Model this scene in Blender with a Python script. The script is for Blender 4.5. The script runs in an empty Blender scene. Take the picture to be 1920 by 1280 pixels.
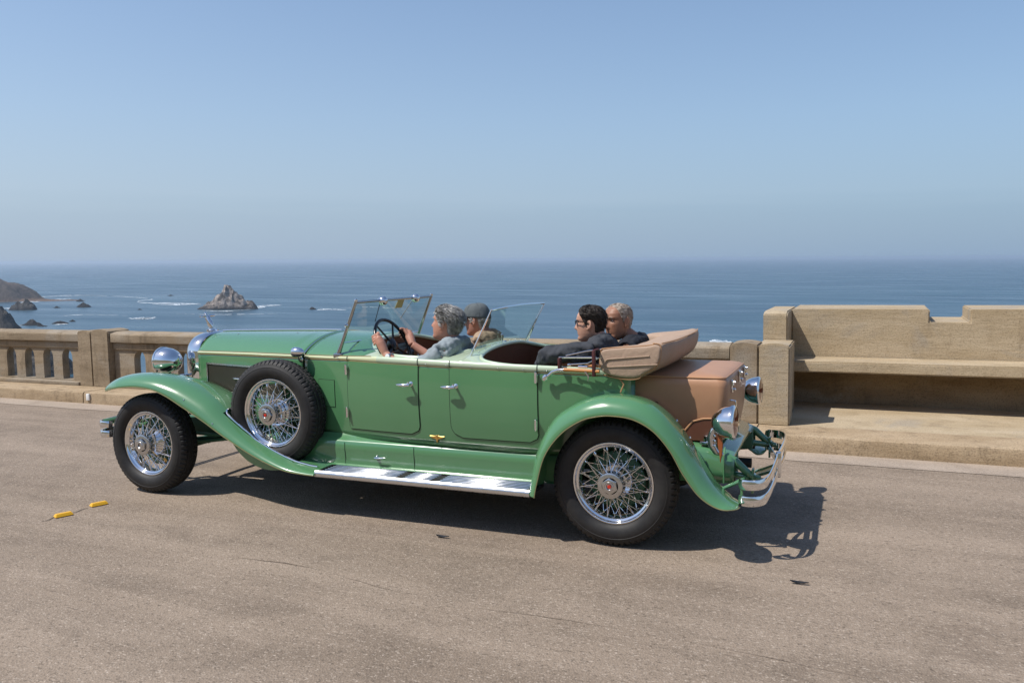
import bpy, bmesh, math, random
from math import sin, cos, pi, radians, sqrt, atan2, exp
from mathutils import Vector, Matrix, noise
import numpy as np
random.seed(7)
S = bpy.context.scene
COL = S.collection

# ------------------------------------------------------------------ camera, light, sky
# The bridge is modelled level in its own frame and laid on its slight grade by RT.
RT = Matrix(((0.999884, 0.0000334, -0.0152223), (0.0000334, 0.99999, 0.0043874), (0.0152223, -0.0043874, 0.9998745))).to_4x4()
def view_axes(yaw, pitch, roll):
    f = Vector((-sin(yaw) * cos(pitch), cos(yaw) * cos(pitch), -sin(pitch)))
    r = Vector((cos(yaw), sin(yaw), 0)); u = r.cross(f)
    return f, cos(roll) * r + sin(roll) * u, -sin(roll) * r + cos(roll) * u
f_, r_, u_ = view_axes(0.39803127, 0.08865493, -0.01812131)
cam_data = bpy.data.cameras.new('camera'); cam = bpy.data.objects.new('camera', cam_data); COL.objects.link(cam)
cm = Matrix((r_, u_, -f_)).transposed().to_4x4(); cm.translation = Vector((5.19455, -5.64818, 1.73237))
cam.matrix_world = RT @ cm
cam_data.sensor_width = 36; cam_data.lens = 1561.94 / 1920 * 36
cam_data.clip_start = 0.1; cam_data.clip_end = 120000
S.camera = cam

SUN = Vector((-0.53, -0.42, 1.0)).normalized()
HZA, HZB = (1.75, 2.62, 3.8), (3.35, 3.95, 4.85)
world = bpy.data.worlds.new('World'); S.world = world; world.use_nodes = True
wn = world.node_tree.nodes; wl = world.node_tree.links
bg = wn['Background']; sky = wn.new('ShaderNodeTexSky'); sky.sky_type = 'NISHITA'; sky.sun_disc = False
sky.sun_elevation = math.asin(SUN.z); sky.sun_rotation = atan2(SUN.x, SUN.y)
sky.altitude = 80; sky.air_density = 1.0; sky.dust_density = 0.6; sky.ozone_density = 3.0
# pale marine haze band that thickens towards the horizon all the way round, a little brighter on the sun's side
tcw = wn.new('ShaderNodeTexCoord'); sepw = wn.new('ShaderNodeSeparateXYZ'); wl.new(tcw.outputs['Generated'], sepw.inputs[0])
hz = wn.new('ShaderNodeValToRGB'); wl.new(sepw.outputs[2], hz.inputs[0]); e = hz.color_ramp.elements; hz.color_ramp.interpolation = 'B_SPLINE'
for q in (0.12, 0.26, 0.45): e.new(q)
for el, (p_, v) in zip(e, ((0.0, 0.93), (0.06, 0.82), (0.16, 0.46), (0.34, 0.14), (0.70, 0.02))): el.position = p_; el.color = (v, v, v, 1)
dt_ = wn.new('ShaderNodeVectorMath'); dt_.operation = 'DOT_PRODUCT'; wl.new(tcw.outputs['Generated'], dt_.inputs[0]); dt_.inputs[1].default_value = Vector((-0.78, -0.62, 0)).normalized()
mr = wn.new('ShaderNodeMapRange'); wl.new(dt_.outputs['Value'], mr.inputs[0]); mr.inputs[1].default_value = -0.9; mr.inputs[2].default_value = 0.9
hc = wn.new('ShaderNodeMix'); hc.data_type = 'RGBA'; wl.new(mr.outputs[0], hc.inputs[0]); hc.inputs[6].default_value = (HZA[0], HZA[1], HZA[2], 1); hc.inputs[7].default_value = (HZB[0], HZB[1], HZB[2], 1)
mxw = wn.new('ShaderNodeMix'); mxw.data_type = 'RGBA'; wl.new(hz.outputs[0], mxw.inputs[0]); wl.new(sky.outputs[0], mxw.inputs[6]); wl.new(hc.outputs[2], mxw.inputs[7])
# dull layer just above the horizon with thin streaks of far cloud
mpw = wn.new('ShaderNodeMapping'); mpw.inputs['Scale'].default_value = (2.2, 2.2, 46.0); wl.new(tcw.outputs['Generated'], mpw.inputs[0])
nw = wn.new('ShaderNodeTexNoise'); nw.inputs['Scale'].default_value = 1.6; nw.inputs['Detail'].default_value = 5; wl.new(mpw.outputs[0], nw.inputs[0])
lw = wn.new('ShaderNodeMath'); lw.operation = 'MULTIPLY_ADD'; wl.new(nw.outputs[0], lw.inputs[0]); lw.inputs[1].default_value = 0.045; wl.new(sepw.outputs[2], lw.inputs[2])
rw_ = wn.new('ShaderNodeMapRange'); wl.new(lw.outputs[0], rw_.inputs[0]); rw_.inputs[1].default_value = 0.072; rw_.inputs[2].default_value = 0.098; rw_.inputs[3].default_value = 1.0; rw_.inputs[4].default_value = 0.0
layer = wn.new('ShaderNodeMix'); layer.data_type = 'RGBA'; layer.blend_type = 'MULTIPLY'; wl.new(rw_.outputs[0], layer.inputs[0]); wl.new(mxw.outputs[2], layer.inputs[6]); layer.inputs[7].default_value = (0.925, 0.95, 0.965, 1)
wl.new(layer.outputs[2], bg.inputs[0]); bg.inputs[1].default_value = 0.12
sd = bpy.data.lights.new('sun', 'SUN'); sd.energy = 4.0; sd.angle = radians(0.53); sd.color = (1.0, 0.95, 0.88)
sun = bpy.data.objects.new('sun', sd); COL.objects.link(sun)
sun.rotation_euler = SUN.to_track_quat('Z', 'Y').to_euler(); sun.location = (0, 0, 60)
S.view_settings.view_transform = 'Standard'; S.view_settings.look = 'None'
S.view_settings.exposure = 0.30; S.view_settings.gamma = 1.0
try: S.view_settings.use_curve_mapping = False
except Exception: pass
S.cycles.use_denoising = True
S.cycles.max_bounces = 8; S.cycles.transparent_max_bounces = 24; S.cycles.volume_bounces = 1
S.cycles.sample_clamp_indirect = 6.0
S.cycles.caustics_reflective = False; S.cycles.caustics_refractive = False

# ------------------------------------------------------------------ materials
def mat(name, col, rough=0.5, metal=0.0, coat=0.0, spec=0.5, alpha=None):
    m = bpy.data.materials.new(name); m.use_nodes = True
    b = m.node_tree.nodes['Principled BSDF']
    b.inputs['Base Color'].default_value = (*col, 1); b.inputs['Roughness'].default_value = rough
    b.inputs['Metallic'].default_value = metal; b.inputs['Coat Weight'].default_value = coat
    b.inputs['Coat Roughness'].default_value = 0.03; b.inputs['Specular IOR Level'].default_value = spec
    return m
def nt(m): return m.node_tree.nodes, m.node_tree.links, m.node_tree.nodes['Principled BSDF']
def coords(m, scale=(1, 1, 1), rot=(0, 0, 0), kind='Object'):
    n, l, b = nt(m); tc = n.new('ShaderNodeTexCoord'); mp = n.new('ShaderNodeMapping')
    mp.inputs['Scale'].default_value = scale; mp.inputs['Rotation'].default_value = rot
    l.new(tc.outputs[kind], mp.inputs[0]); return mp.outputs[0]
def nz(m, co, scale, detail=4, rough=0.55, dist=0.0):
    n, l, b = nt(m); t = n.new('ShaderNodeTexNoise'); t.inputs['Scale'].default_value = scale
    t.inputs['Detail'].default_value = detail; t.inputs['Roughness'].default_value = rough; t.inputs['Distortion'].default_value = dist
    l.new(co, t.inputs[0]); return t.outputs[0]
def ramp(m, fac, stops):
    n, l, b = nt(m); r = n.new('ShaderNodeValToRGB'); e = r.color_ramp.elements
    while len(e) < len(stops): e.new(0.5)
    for el, (p, c) in zip(e, stops): el.position = p; el.color = (*c, 1) if len(c) == 3 else c
    l.new(fac, r.inputs[0]); return r.outputs[0]
def mixc(m, fac, a, b_, mode='MIX'):
    n, l, b = nt(m); x = n.new('ShaderNodeMix'); x.data_type = 'RGBA'; x.blend_type = mode
    for i, v in ((0, fac), (6, a), (7, b_)):
        if isinstance(v, (int, float)): x.inputs[i].default_value = v
        elif isinstance(v, tuple): x.inputs[i].default_value = (*v, 1)
        else: l.new(v, x.inputs[i])
    return x.outputs[2]
def g(v): return (v, v, v)
def bump(m, h, strength=0.3, dist=0.01, normal=None):
    n, l, b = nt(m); x = n.new('ShaderNodeBump'); x.inputs['Strength'].default_value = strength; x.inputs['Distance'].default_value = dist
    l.new(h, x.inputs['Height'])
    if normal is not None: l.new(normal, x.inputs['Normal'])
    l.new(x.outputs[0], b.inputs['Normal']); return x.outputs[0]

M = {}
GREEN = (0.084, 0.226, 0.100)
def paint(name, col):
    m = mat(name, col, rough=0.20, coat=1.0, spec=0.5)
    n, l, b = nt(m); co = coords(m)
    l.new(mixc(m, nz(m, co, 1.6, 2), tuple(c * 0.93 for c in col), tuple(min(1, c * 1.05) for c in col)), b.inputs['Base Color'])
    r = n.new('ShaderNodeMapRange'); l.new(nz(m, co, 9, 5), r.inputs[0]); r.inputs[3].default_value = 0.15; r.inputs[4].default_value = 0.30
    l.new(r.outputs[0], b.inputs['Roughness'])
    bump(m, nz(m, co, 2.2, 2), 0.05, 0.02)
    return m
M['green'] = paint('green_paint', GREEN)
M['pale'] = paint('pale_green_paint', (0.50, 0.60, 0.43))
M['cream'] = paint('cream_paint', (0.62, 0.66, 0.40))
M['tan_line'] = mat('gold_brown_line', (0.30, 0.20, 0.07), 0.4)
M['olive_line'] = mat('pale_olive_line', (0.22, 0.21, 0.10), 0.4)
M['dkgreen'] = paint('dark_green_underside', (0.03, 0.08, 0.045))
M['seam'] = mat('dark_seam', (0.008, 0.018, 0.010), 0.8)
def chrome(name, c=0.78, r=0.05):
    m = mat(name, (c, c, c * 1.01), r, 1.0); n, l, b = nt(m); co = coords(m)
    x = n.new('ShaderNodeMapRange'); l.new(nz(m, co, 14, 3), x.inputs[0]); x.inputs[3].default_value = r * 0.6; x.inputs[4].default_value = r * 1.8
    l.new(x.outputs[0], b.inputs['Roughness']); bump(m, nz(m, co, 18, 2), 0.04, 0.003); return m
M['chrome'] = chrome('chrome')
M['nickel'] = chrome('dull_nickel', 0.55, 0.22)
M['strip'] = chrome('worn_tread_chrome', 0.72, 0.16)
M['chrome_darkened'] = chrome('dark_reflecting_chrome', 0.42, 0.10)  # chrome with dark reflections put into its base colour
M['brushed'] = chrome('brushed_alloy', 0.66, 0.24)
M['black'] = mat('black_enamel', (0.012, 0.012, 0.013), 0.25)
M['matt'] = mat('black_rubber_mat', (0.012, 0.012, 0.012), 0.75)
M['under'] = mat('dark_chassis', (0.018, 0.022, 0.018), 0.6)
M['gold'] = mat('gold_badge', (0.72, 0.45, 0.14), 0.3, 0.9)
M['red'] = mat('red_enamel', (0.55, 0.03, 0.015), 0.3)
M['amber'] = mat('amber_plastic', (0.30, 0.085, 0.025), 0.35)
M['redglass'] = mat('red_lens', (0.16, 0.022, 0.012), 0.12, coat=1)
M['wood'] = mat('varnished_wood', (0.50, 0.20, 0.045), 0.25, coat=0.8)
M['clear'] = mat('lens_glass', (0.45, 0.47, 0.48), 0.05, coat=1.0)
def rubber():
    m = mat('tyre_rubber', (0.022, 0.022, 0.024), 0.62, spec=0.4); n, l, b = nt(m); co = coords(m)
    l.new(mixc(m, ramp(m, nz(m, co, 9, 6, 0.7), [(0.35, g(0)), (0.75, g(1))]), (0.010, 0.010, 0.011), (0.030, 0.028, 0.026)), b.inputs['Base Color'])
    bump(m, nz(m, co, 160, 2), 0.15, 0.001); return m
M['rubber'] = rubber()
def fabric(name, col, weave=420, rough=0.85, amt=0.25, var=0.18):
    m = mat(name, col, rough, spec=0.25); n, l, b = nt(m); co = coords(m)
    l.new(mixc(m, nz(m, co, 7, 4), tuple(c * (1 - var) for c in col), tuple(min(1, c * (1 + var)) for c in col)), b.inputs['Base Color'])
    h = bump(m, nz(m, co, 22, 3, 0.5, 0.6), 0.35, 0.012); bump(m, nz(m, co, weave, 2), amt, 0.001, h); return m
M['shirt'] = fabric('grey_shirt_cloth', (0.25, 0.29, 0.31))
M['tancoat'] = fabric('tan_jacket_cloth', (0.34, 0.245, 0.165))
M['suit'] = fabric('charcoal_suit_cloth', (0.048, 0.052, 0.060))
M['darkcoat'] = fabric('dark_jacket_cloth', (0.018, 0.020, 0.027))
M['trouser'] = fabric('dark_trouser_cloth', (0.03, 0.03, 0.035))
M['cap'] = fabric('grey_cap_cloth', (0.10, 0.115, 0.12))
M['canvas'] = fabric('beige_canvas', (0.385, 0.275, 0.20), 700, 0.75, 0.3, 0.08)
M['canvas_pipe'] = mat('tan_piping', (0.40, 0.22, 0.11), 0.6)
def leather(name, col, r=0.45, s=260):
    m = mat(name, col, r, spec=0.45); n, l, b = nt(m); co = coords(m)
    l.new(mixc(m, nz(m, co, 3.5, 5), tuple(c * 0.82 for c in col), tuple(min(1, c * 1.14) for c in col)), b.inputs['Base Color'])
    h = bump(m, nz(m, co, 12, 3), 0.12, 0.01); bump(m, nz(m, co, s, 2), 0.12, 0.001, h); return m
M['trunk'] = leather('tan_trunk_leather', (0.43, 0.232, 0.130), 0.42)
M['trunk_pipe'] = mat('trunk_piping', (0.46, 0.25, 0.13), 0.45)
M['brown'] = leather('brown_seat_leather', (0.125, 0.050, 0.030), 0.4, 180)
M['strap'] = leather('oxblood_strap_leather', (0.07, 0.016, 0.016), 0.5)
M['carpet'] = fabric('dark_carpet', (0.02, 0.014, 0.012))
def skin(name, col):
    m = mat(name, col, 0.48, spec=0.4); n, l, b = nt(m); co = coords(m)
    b.inputs['Subsurface Weight'].default_value = 0.12; b.inputs['Subsurface Radius'].default_value = (0.012, 0.005, 0.003)
    b.inputs['Subsurface Scale'].default_value = 0.6
    l.new(mixc(m, nz(m, co, 16, 4), (col[0] * 0.92, col[1] * 0.78, col[2] * 0.74), tuple(min(1, c * 1.1) for c in col)), b.inputs['Base Color'])
    bump(m, nz(m, co, 90, 3), 0.15, 0.002); return m
M['skin_pink'] = skin('ruddy_skin', (0.46, 0.245, 0.175))
M['skin_pale'] = skin('fair_skin', (0.48, 0.29, 0.21))
M['skin_brown'] = skin('tanned_skin', (0.31, 0.165, 0.105))
def hairmat(name, a, b_):
    m = mat(name, a, 0.6, spec=0.35); n, l, b = nt(m); co = coords(m, (1, 1, 1))
    l.new(mixc(m, ramp(m, nz(m, co, 38, 4, 0.6, 0.4), [(0.35, g(0)), (0.65, g(1))]), a, b_), b.inputs['Base Color']); return m
M['hair_silver'] = hairmat('silver_hair', (0.14, 0.138, 0.132), (0.42, 0.41, 0.39))
M['hair_white'] = hairmat('white_hair', (0.22, 0.20, 0.17), (0.55, 0.52, 0.47))
M['hair_dark'] = hairmat('dark_hair', (0.010, 0.007, 0.006), (0.028, 0.020, 0.015)); M['hair_dark'].node_tree.nodes['Principled BSDF'].inputs['Roughness'].default_value = 0.72
M['hair_cropped'] = hairmat('cropped_grey_hair', (0.16, 0.12, 0.09), (0.40, 0.34, 0.28))
M['eye_white'] = mat('eye_white', (0.5, 0.45, 0.4), 0.3)

def glassmat(name, tint, refl=0.06):
    m = bpy.data.materials.new(name); m.use_nodes = True; n = m.node_tree.nodes; l = m.node_tree.links; n.clear()
    o = n.new('ShaderNodeOutputMaterial'); mx = n.new('ShaderNodeMixShader'); t = n.new('ShaderNodeBsdfTransparent'); gl = n.new('ShaderNodeBsdfGlossy')
    t.inputs[0].default_value = (*tint, 1); gl.inputs['Roughness'].default_value = 0.015
    fr = n.new('ShaderNodeFresnel'); fr.inputs[0].default_value = 1.5
    mp = n.new('ShaderNodeMapRange'); l.new(fr.outputs[0], mp.inputs[0]); mp.inputs[3].default_value = refl; mp.inputs[4].default_value = 1.0
    l.new(mp.outputs[0], mx.inputs[0]); l.new(t.outputs[0], mx.inputs[1]); l.new(gl.outputs[0], mx.inputs[2]); l.new(mx.outputs[0], o.inputs[0]); return m
M['glass'] = glassmat('windscreen_glass', (0.80, 0.90, 0.88), 0.05)

def concrete(name, base, dark, pale, s=1.0, stain=0.5):
    m = mat(name, base, 0.85, spec=0.25); n, l, b = nt(m); co = coords(m); cs = coords(m, (1, 1, 0.35)); ch = coords(m, (0.5, 1, 2.4))
    c = mixc(m, ramp(m, nz(m, ch, 2.2 * s, 6, 0.62, 0.4), [(0.36, g(0)), (0.66, g(1))]), base, pale)
    c = mixc(m, ramp(m, nz(m, cs, 4.0 * s, 7, 0.7), [(0.52, g(0)), (0.74, g(stain))]), c, dark)
    c = mixc(m, ramp(m, nz(m, coords(m, (0.8, 1, 1.3)), 1.1 * s, 5, 0.6, 1.2), [(0.52, g(0)), (0.62, g(0.6))]), c, (0.33, 0.29, 0.235) if s < 1.2 else pale)
    c = mixc(m, ramp(m, nz(m, co, 75, 3, 0.7), [(0.36, g(0.45)), (0.5, g(0))]), c, tuple(x * 0.7 for x in dark))
    l.new(c, b.inputs['Base Color'])
    h = bump(m, nz(m, ch, 7, 5, 0.6), 0.35, 0.02); bump(m, nz(m, co, 60, 4, 0.7), 0.4, 0.006, h); return m
M['concrete'] = concrete('weathered_concrete', (0.255, 0.195, 0.128), (0.105, 0.078, 0.050), (0.35, 0.275, 0.190), 1, 0.95)
M['concrete_pale'] = concrete('smooth_concrete', (0.385, 0.297, 0.185), (0.21, 0.155, 0.095), (0.47, 0.38, 0.26), 1.0, 0.62)
M['concrete_dark'] = concrete('stained_shaded_concrete', (0.21, 0.15, 0.09), (0.10, 0.07, 0.045), (0.32, 0.245, 0.16), 1.0, 0.6)  # stained concrete, base colour also darkened for the shade below the seat
M['kerb'] = concrete('kerb_concrete', (0.335, 0.245, 0.150), (0.10, 0.07, 0.042), (0.42, 0.32, 0.21), 1.3, 0.8)

def asphalt(name, a, b_, cst=1.0):
    m = mat(name, a, 0.88, spec=0.3); n, l, b = nt(m); co = coords(m); cl = coords(m, (0.35, 1.6, 1)); cf = coords(m, (0.6, 1.0, 1))
    c = mixc(m, ramp(m, nz(m, cl, 0.9, 6, 0.6, 0.5), [(0.35, g(0)), (0.68, g(1))]), a, b_)
    c = mixc(m, ramp(m, nz(m, co, 1.7, 7, 0.65, 0.8), [(0.47, g(0)), (0.66, g(0.5))]), c, tuple(x * 0.66 for x in a))
    c = mixc(m, ramp(m, nz(m, coords(m, (0.12, 1.0, 1), (0, 0, radians(3))), 2.4, 5, 0.6, 0.6), [(0.44, g(0)), (0.62, g(0.45))]), c, tuple(min(1, x * 1.22) for x in b_))
    c = mixc(m, ramp(m, nz(m, cf, 62, 3, 0.8), [(0.30, g(0.85)), (0.47, g(0))]), c, tuple(x * 0.42 for x in a))
    c = mixc(m, ramp(m, nz(m, cf, 85, 2, 0.8), [(0.56, g(0)), (0.74, g(0.8))]), c, (0.50, 0.42, 0.34))
    l.new(c, b.inputs['Base Color'])
    v = n.new('ShaderNodeTexVoronoi'); v.inputs['Scale'].default_value = 95; l.new(co, v.inputs[0])
    h = bump(m, v.outputs[0], 0.55 * cst, 0.006); bump(m, nz(m, co, 30, 5, 0.7), 0.3 * cst, 0.01, h); return m
M['asphalt'] = asphalt('old_brown_asphalt', (0.205, 0.158, 0.117), (0.275, 0.216, 0.164))
M['patch'] = asphalt('worn_dark_asphalt', (0.155, 0.112, 0.080), (0.20, 0.150, 0.110))
M['gutter'] = asphalt('pale_gutter', (0.32, 0.255, 0.20), (0.38, 0.31, 0.245), 0.8)
M['yellow'] = mat('yellow_reflector', (0.80, 0.44, 0.02), 0.35)
M['white'] = mat('white_reflector', (0.75, 0.75, 0.74), 0.4)
M['tar'] = mat('tar_crack', (0.035, 0.028, 0.022), 0.8)
def rockmat(name, a, b_, dk, s):
    m = mat(name, a, 0.9, spec=0.2); n, l, b = nt(m); co = coords(m)
    c = mixc(m, ramp(m, nz(m, co, 0.09 * s, 7, 0.65, 0.6), [(0.40, g(0)), (0.60, g(1))]), a, b_)
    tc = n.new('ShaderNodeTexCoord'); sp = n.new('ShaderNodeSeparateXYZ'); l.new(tc.outputs['Object'], sp.inputs[0])
    w = n.new('ShaderNodeMath'); w.operation = 'MULTIPLY_ADD'; l.new(nz(m, co, 0.2 * s, 4), w.inputs[0]); w.inputs[1].default_value = -6; l.new(sp.outputs[2], w.inputs[2])
    r = n.new('ShaderNodeMapRange'); l.new(w.outputs[0], r.inputs[0]); r.inputs[1].default_value = -1; r.inputs[2].default_value = 5; r.inputs[3].default_value = 1; r.inputs[4].default_value = 0
    c = mixc(m, r.outputs[0], c, dk)
    l.new(c, b.inputs['Base Color']); bump(m, nz(m, co, 0.35 * s, 6, 0.7), 1.0, 2.5); return m
M['stack'] = rockmat('guano_streaked_rock', (0.075, 0.066, 0.060), (0.44, 0.37, 0.32), (0.035, 0.034, 0.034), 1.3)
M['rock'] = rockmat('dark_sea_rock', (0.045, 0.042, 0.040), (0.10, 0.09, 0.08), (0.03, 0.028, 0.028), 1.0)
M['cliff'] = rockmat('coastal_cliff_rock', (0.060, 0.056, 0.050), (0.135, 0.110, 0.095), (0.15, 0.105, 0.08), 0.6)
M['foam'] = mat('sea_foam', (0.62, 0.68, 0.72), 0.9)
_m = M['foam']; _n, _l, _b = nt(_m); _tr = _n.new('ShaderNodeBsdfTransparent'); _mx = _n.new('ShaderNodeMixShader'); _o = _n['Material Output']
_l.new(ramp(_m, nz(_m, coords(_m, (1, 1, 1)), 0.11, 5, 0.7), [(0.36, g(0.0)), (0.55, g(1.0))]), _mx.inputs[0]); _l.new(_tr.outputs[0], _mx.inputs[1]); _l.new(_b.outputs[0], _mx.inputs[2]); _l.new(_mx.outputs[0], _o.inputs['Surface'])
M['kelp'] = mat('kelp_bed', (0.06, 0.055, 0.055), 0.6)

def seamat():
    m = mat('sea_water', (0.018, 0.07, 0.125), 0.30, spec=0.5); n, l, b = nt(m)
    co = coords(m); cs = coords(m, (0.25, 1, 1), (0, 0, radians(-22)))
    c = mixc(m, ramp(m, nz(m, cs, 0.004, 5, 0.6, 0.5), [(0.35, g(0)), (0.7, g(1))]), (0.015, 0.052, 0.086), (0.030, 0.082, 0.118))
    c = mixc(m, ramp(m, nz(m, cs, 0.03, 5, 0.65), [(0.42, g(0)), (0.75, g(0.6))]), c, (0.062, 0.115, 0.15))
    l.new(c, b.inputs['Base Color'])
    r = n.new('ShaderNodeMapRange'); l.new(nz(m, cs, 0.012, 4), r.inputs[0]); r.inputs[1].default_value = 0.3; r.inputs[2].default_value = 0.7; r.inputs[3].default_value = 0.22; r.inputs[4].default_value = 0.42
    l.new(r.outputs[0], b.inputs['Roughness'])
    h = bump(m, nz(m, cs, 0.05, 4, 0.6), 0.9, 2.2); bump(m, nz(m, cs, 0.35, 5, 0.65), 0.9, 0.5, h); return m
M['sea'] = seamat()

# ------------------------------------------------------------------ mesh helpers
def up2(V, F, v, f):
    o = len(V); V.extend(v); F.extend([tuple(i + o for i in q) for q in f])
def merge(*parts):
    V, F = [], []
    for v, f in parts: up2(V, F, v, f)
    return V, F
def grid(P, cu=False, cv=False):
    n, m = len(P), len(P[0]); V = [tuple(p) for r in P for p in r]; F = []
    for i in range(n if cu else n - 1):
        for j in range(m if cv else m - 1):
            a, b = i * m + j, i * m + (j + 1) % m; c, d = ((i + 1) % n) * m + (j + 1) % m, ((i + 1) % n) * m + j
            F.append((a, b, c, d))
    return V, F
def tube(path, r, n=8, caps=True, flat=None):
    path = [Vector(p) for p in path]; R = r if isinstance(r, (list, tuple)) else [r] * len(path)
    V, F = [], []; prev = None
    for i, p in enumerate(path):
        t = (path[min(i + 1, len(path) - 1)] - path[max(i - 1, 0)]).normalized()
        a = prev if prev is not None else (Vector((0, 0, 1)) if abs(t.z) < 0.9 else Vector((1, 0, 0)))
        x = (a - t * a.dot(t)).normalized(); prev = x; y = t.cross(x)
        for k in range(n):
            q = 2 * pi * k / n; V.append(tuple(p + (x * cos(q) * (flat or 1) + y * sin(q)) * R[i]))
    for i in range(len(path) - 1):
        for k in range(n): F.append((i * n + k, i * n + (k + 1) % n, (i + 1) * n + (k + 1) % n, (i + 1) * n + k))
    if caps: F.append(tuple(range(n))[::-1]); F.append(tuple((len(path) - 1) * n + k for k in range(n)))
    return V, F
def ring(c, R, r, nrm, n=40, m=8, a0=0, a1=2 * pi):
    nrm = Vector(nrm).normalized(); x = nrm.orthogonal().normalized(); y = nrm.cross(x); c = Vector(c); full = abs(a1 - a0 - 2 * pi) < 1e-6
    P = []
    for i in range(n if full else n + 1):
        q = a0 + (a1 - a0) * i / n; d = x * cos(q) + y * sin(q)
        P.append([tuple(c + d * (R + r * cos(2 * pi * k / m)) + nrm * r * sin(2 * pi * k / m)) for k in range(m)])
    return grid(P, full, True)
def lathe(prof, c=(0, 0, 0), axis=(0, 1, 0), n=32, up=None):
    ax = Vector(axis).normalized(); x = Vector(up) if up else (Vector((1, 0, 0)) if abs(ax.x) < 0.9 else Vector((0, 0, 1)))
    x = (x - ax * x.dot(ax)).normalized(); y = ax.cross(x); c = Vector(c)
    return grid([[tuple(c + ax * a + (x * cos(2 * pi * k / n) + y * sin(2 * pi * k / n)) * r) for k in range(n)] for a, r in prof], False, True)
def box(x0, x1, y0, y1, z0, z1, b=0.0, seg=2):
    bm = bmesh.new(); bmesh.ops.create_cube(bm, size=1)
    for v in bm.verts: v.co = Vector(((x0 + x1) / 2 + v.co.x * (x1 - x0), (y0 + y1) / 2 + v.co.y * (y1 - y0), (z0 + z1) / 2 + v.co.z * (z1 - z0)))
    if b > 0: bmesh.ops.bevel(bm, geom=list(bm.edges), offset=b, segments=seg, profile=0.5, affect='EDGES')
    bm.verts.index_update(); V = [tuple(v.co) for v in bm.verts]; F = [tuple(v.index for v in f.verts) for f in bm.faces]; bm.free(); return V, F
def prism(poly, y0, y1, axes='xz'):
    # polygon in two axes extruded along the third
    n = len(poly)
    def mk(p, w):
        return {'xz': (p[0], w, p[1]), 'xy': (p[0], p[1], w), 'yz': (w, p[0], p[1])}[axes]
    V = [mk(p, y0) for p in poly] + [mk(p, y1) for p in poly]
    return V, [tuple(range(n)), tuple(range(n, 2 * n))[::-1]] + [(i, i + n, (i + 1) % n + n, (i + 1) % n) for i in range(n)]
def xf(g_, Mx): return [tuple(Mx @ Vector(v)) for v in g_[0]], g_[1]
def mir(g_): return [(v[0], -v[1], v[2]) for v in g_[0]], [tuple(reversed(f)) for f in g_[1]]
def both(g_): return merge(g_, mir(g_))
def cr(pts, n):
    # Catmull-Rom resample of a polyline of tuples
    P = [Vector(p) for p in pts]; out = []
    segs = len(P) - 1
    for i in range(n):
        t = i / (n - 1) * segs; k = min(int(t), segs - 1); u = t - k
        p0, p1, p2, p3 = P[max(k - 1, 0)], P[k], P[k + 1], P[min(k + 2, segs)]
        out.append(0.5 * ((2 * p1) + (p2 - p0) * u + (2 * p0 - 5 * p1 + 4 * p2 - p3) * u * u + (-p0 + 3 * p1 - 3 * p2 + p3) * u ** 3))
    return out
def lerp_tab(tab, x):
    if x <= tab[0][0]: return tab[0][1]
    for (a, b), (c, d) in zip(tab, tab[1:]):
        if x <= c:
            u = (x - a) / (c - a); return b + (d - b) * u
    return tab[-1][1]
def smooth_tab(tab, x, h=0.08):
    return sum(lerp_tab(tab, x + d * h) * w for d, w in ((-1, .15), (-.5, .22), (0, .26), (.5, .22), (1, .15)))

ORG = {}
def mesh(name, VF, m, smooth=True, angle=40):
    V, F = VF; me = bpy.data.meshes.new(name); me.from_pydata([tuple(v) for v in V], [], F)
    bm = bmesh.new(); bm.from_mesh(me); bmesh.ops.recalc_face_normals(bm, faces=bm.faces)
    if smooth:
        for f in bm.faces: f.smooth = True
        lim = radians(angle)
        for e in bm.edges:
            if len(e.link_faces) == 2 and e.calc_face_angle(0) > lim: e.smooth = False
    bm.to_mesh(me); bm.free(); me.materials.append(m if not isinstance(m, str) else M[m]); return me
def thing(name, label, cat, loc, group=None, VF=None, m=None, smooth=True, angle=40, kind=None):
    if VF is None: o = bpy.data.objects.new(name, None); o.empty_display_size = 0.2
    else: o = bpy.data.objects.new(name, mesh(name, ([(v[0] - loc[0], v[1] - loc[1], v[2] - loc[2]) for v in VF[0]], VF[1]), m, smooth, angle))
    COL.objects.link(o); o.location = loc; ORG[o] = Vector(loc)
    if label: o['label'] = label
    if cat: o['category'] = cat
    if group: o['group'] = group
    if kind: o['kind'] = kind
    return o
def struct(name, VF, m, smooth=False, angle=40, parent=None):
    o = bpy.data.objects.new(name, mesh(name, VF, m, smooth, angle)); COL.objects.link(o); ORG[o] = Vector((0, 0, 0))
    if parent: o.parent = parent
    else: o['kind'] = 'structure'
    return o
def part(name, VF, m, parent, smooth=True, angle=40, label=None, kind=None):
    o_ = ORG[parent]
    o = bpy.data.objects.new(name, mesh(name, ([(v[0] - o_.x, v[1] - o_.y, v[2] - o_.z) for v in VF[0]], VF[1]), m, smooth, angle))
    COL.objects.link(o); o.parent = parent; ORG[o] = o_
    if label: o['label'] = label
    if kind: o['kind'] = kind
    return o
def pair(name, VF, m, parent, solid=None, **k):
    r = [part(name, VF, m, parent, **k), part(name, mir(VF), m, parent, **k)]
    if solid:
        for o in r:
            q = o.modifiers.new('thickness', 'SOLIDIFY'); q.thickness = solid; q.offset = -1
    return r
def inst(name, me, parent, loc, rot=(0, 0, 0)):
    o = bpy.data.objects.new(name, me); COL.objects.link(o); o.parent = parent; o.location = Vector(loc) - ORG[parent]; o.rotation_euler = rot; ORG[o] = Vector(loc)
    return o
def mod(o, t, **k):
    m = o.modifiers.new(t.lower(), t)
    for a, b in k.items(): setattr(m, a, b)
    return m
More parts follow.
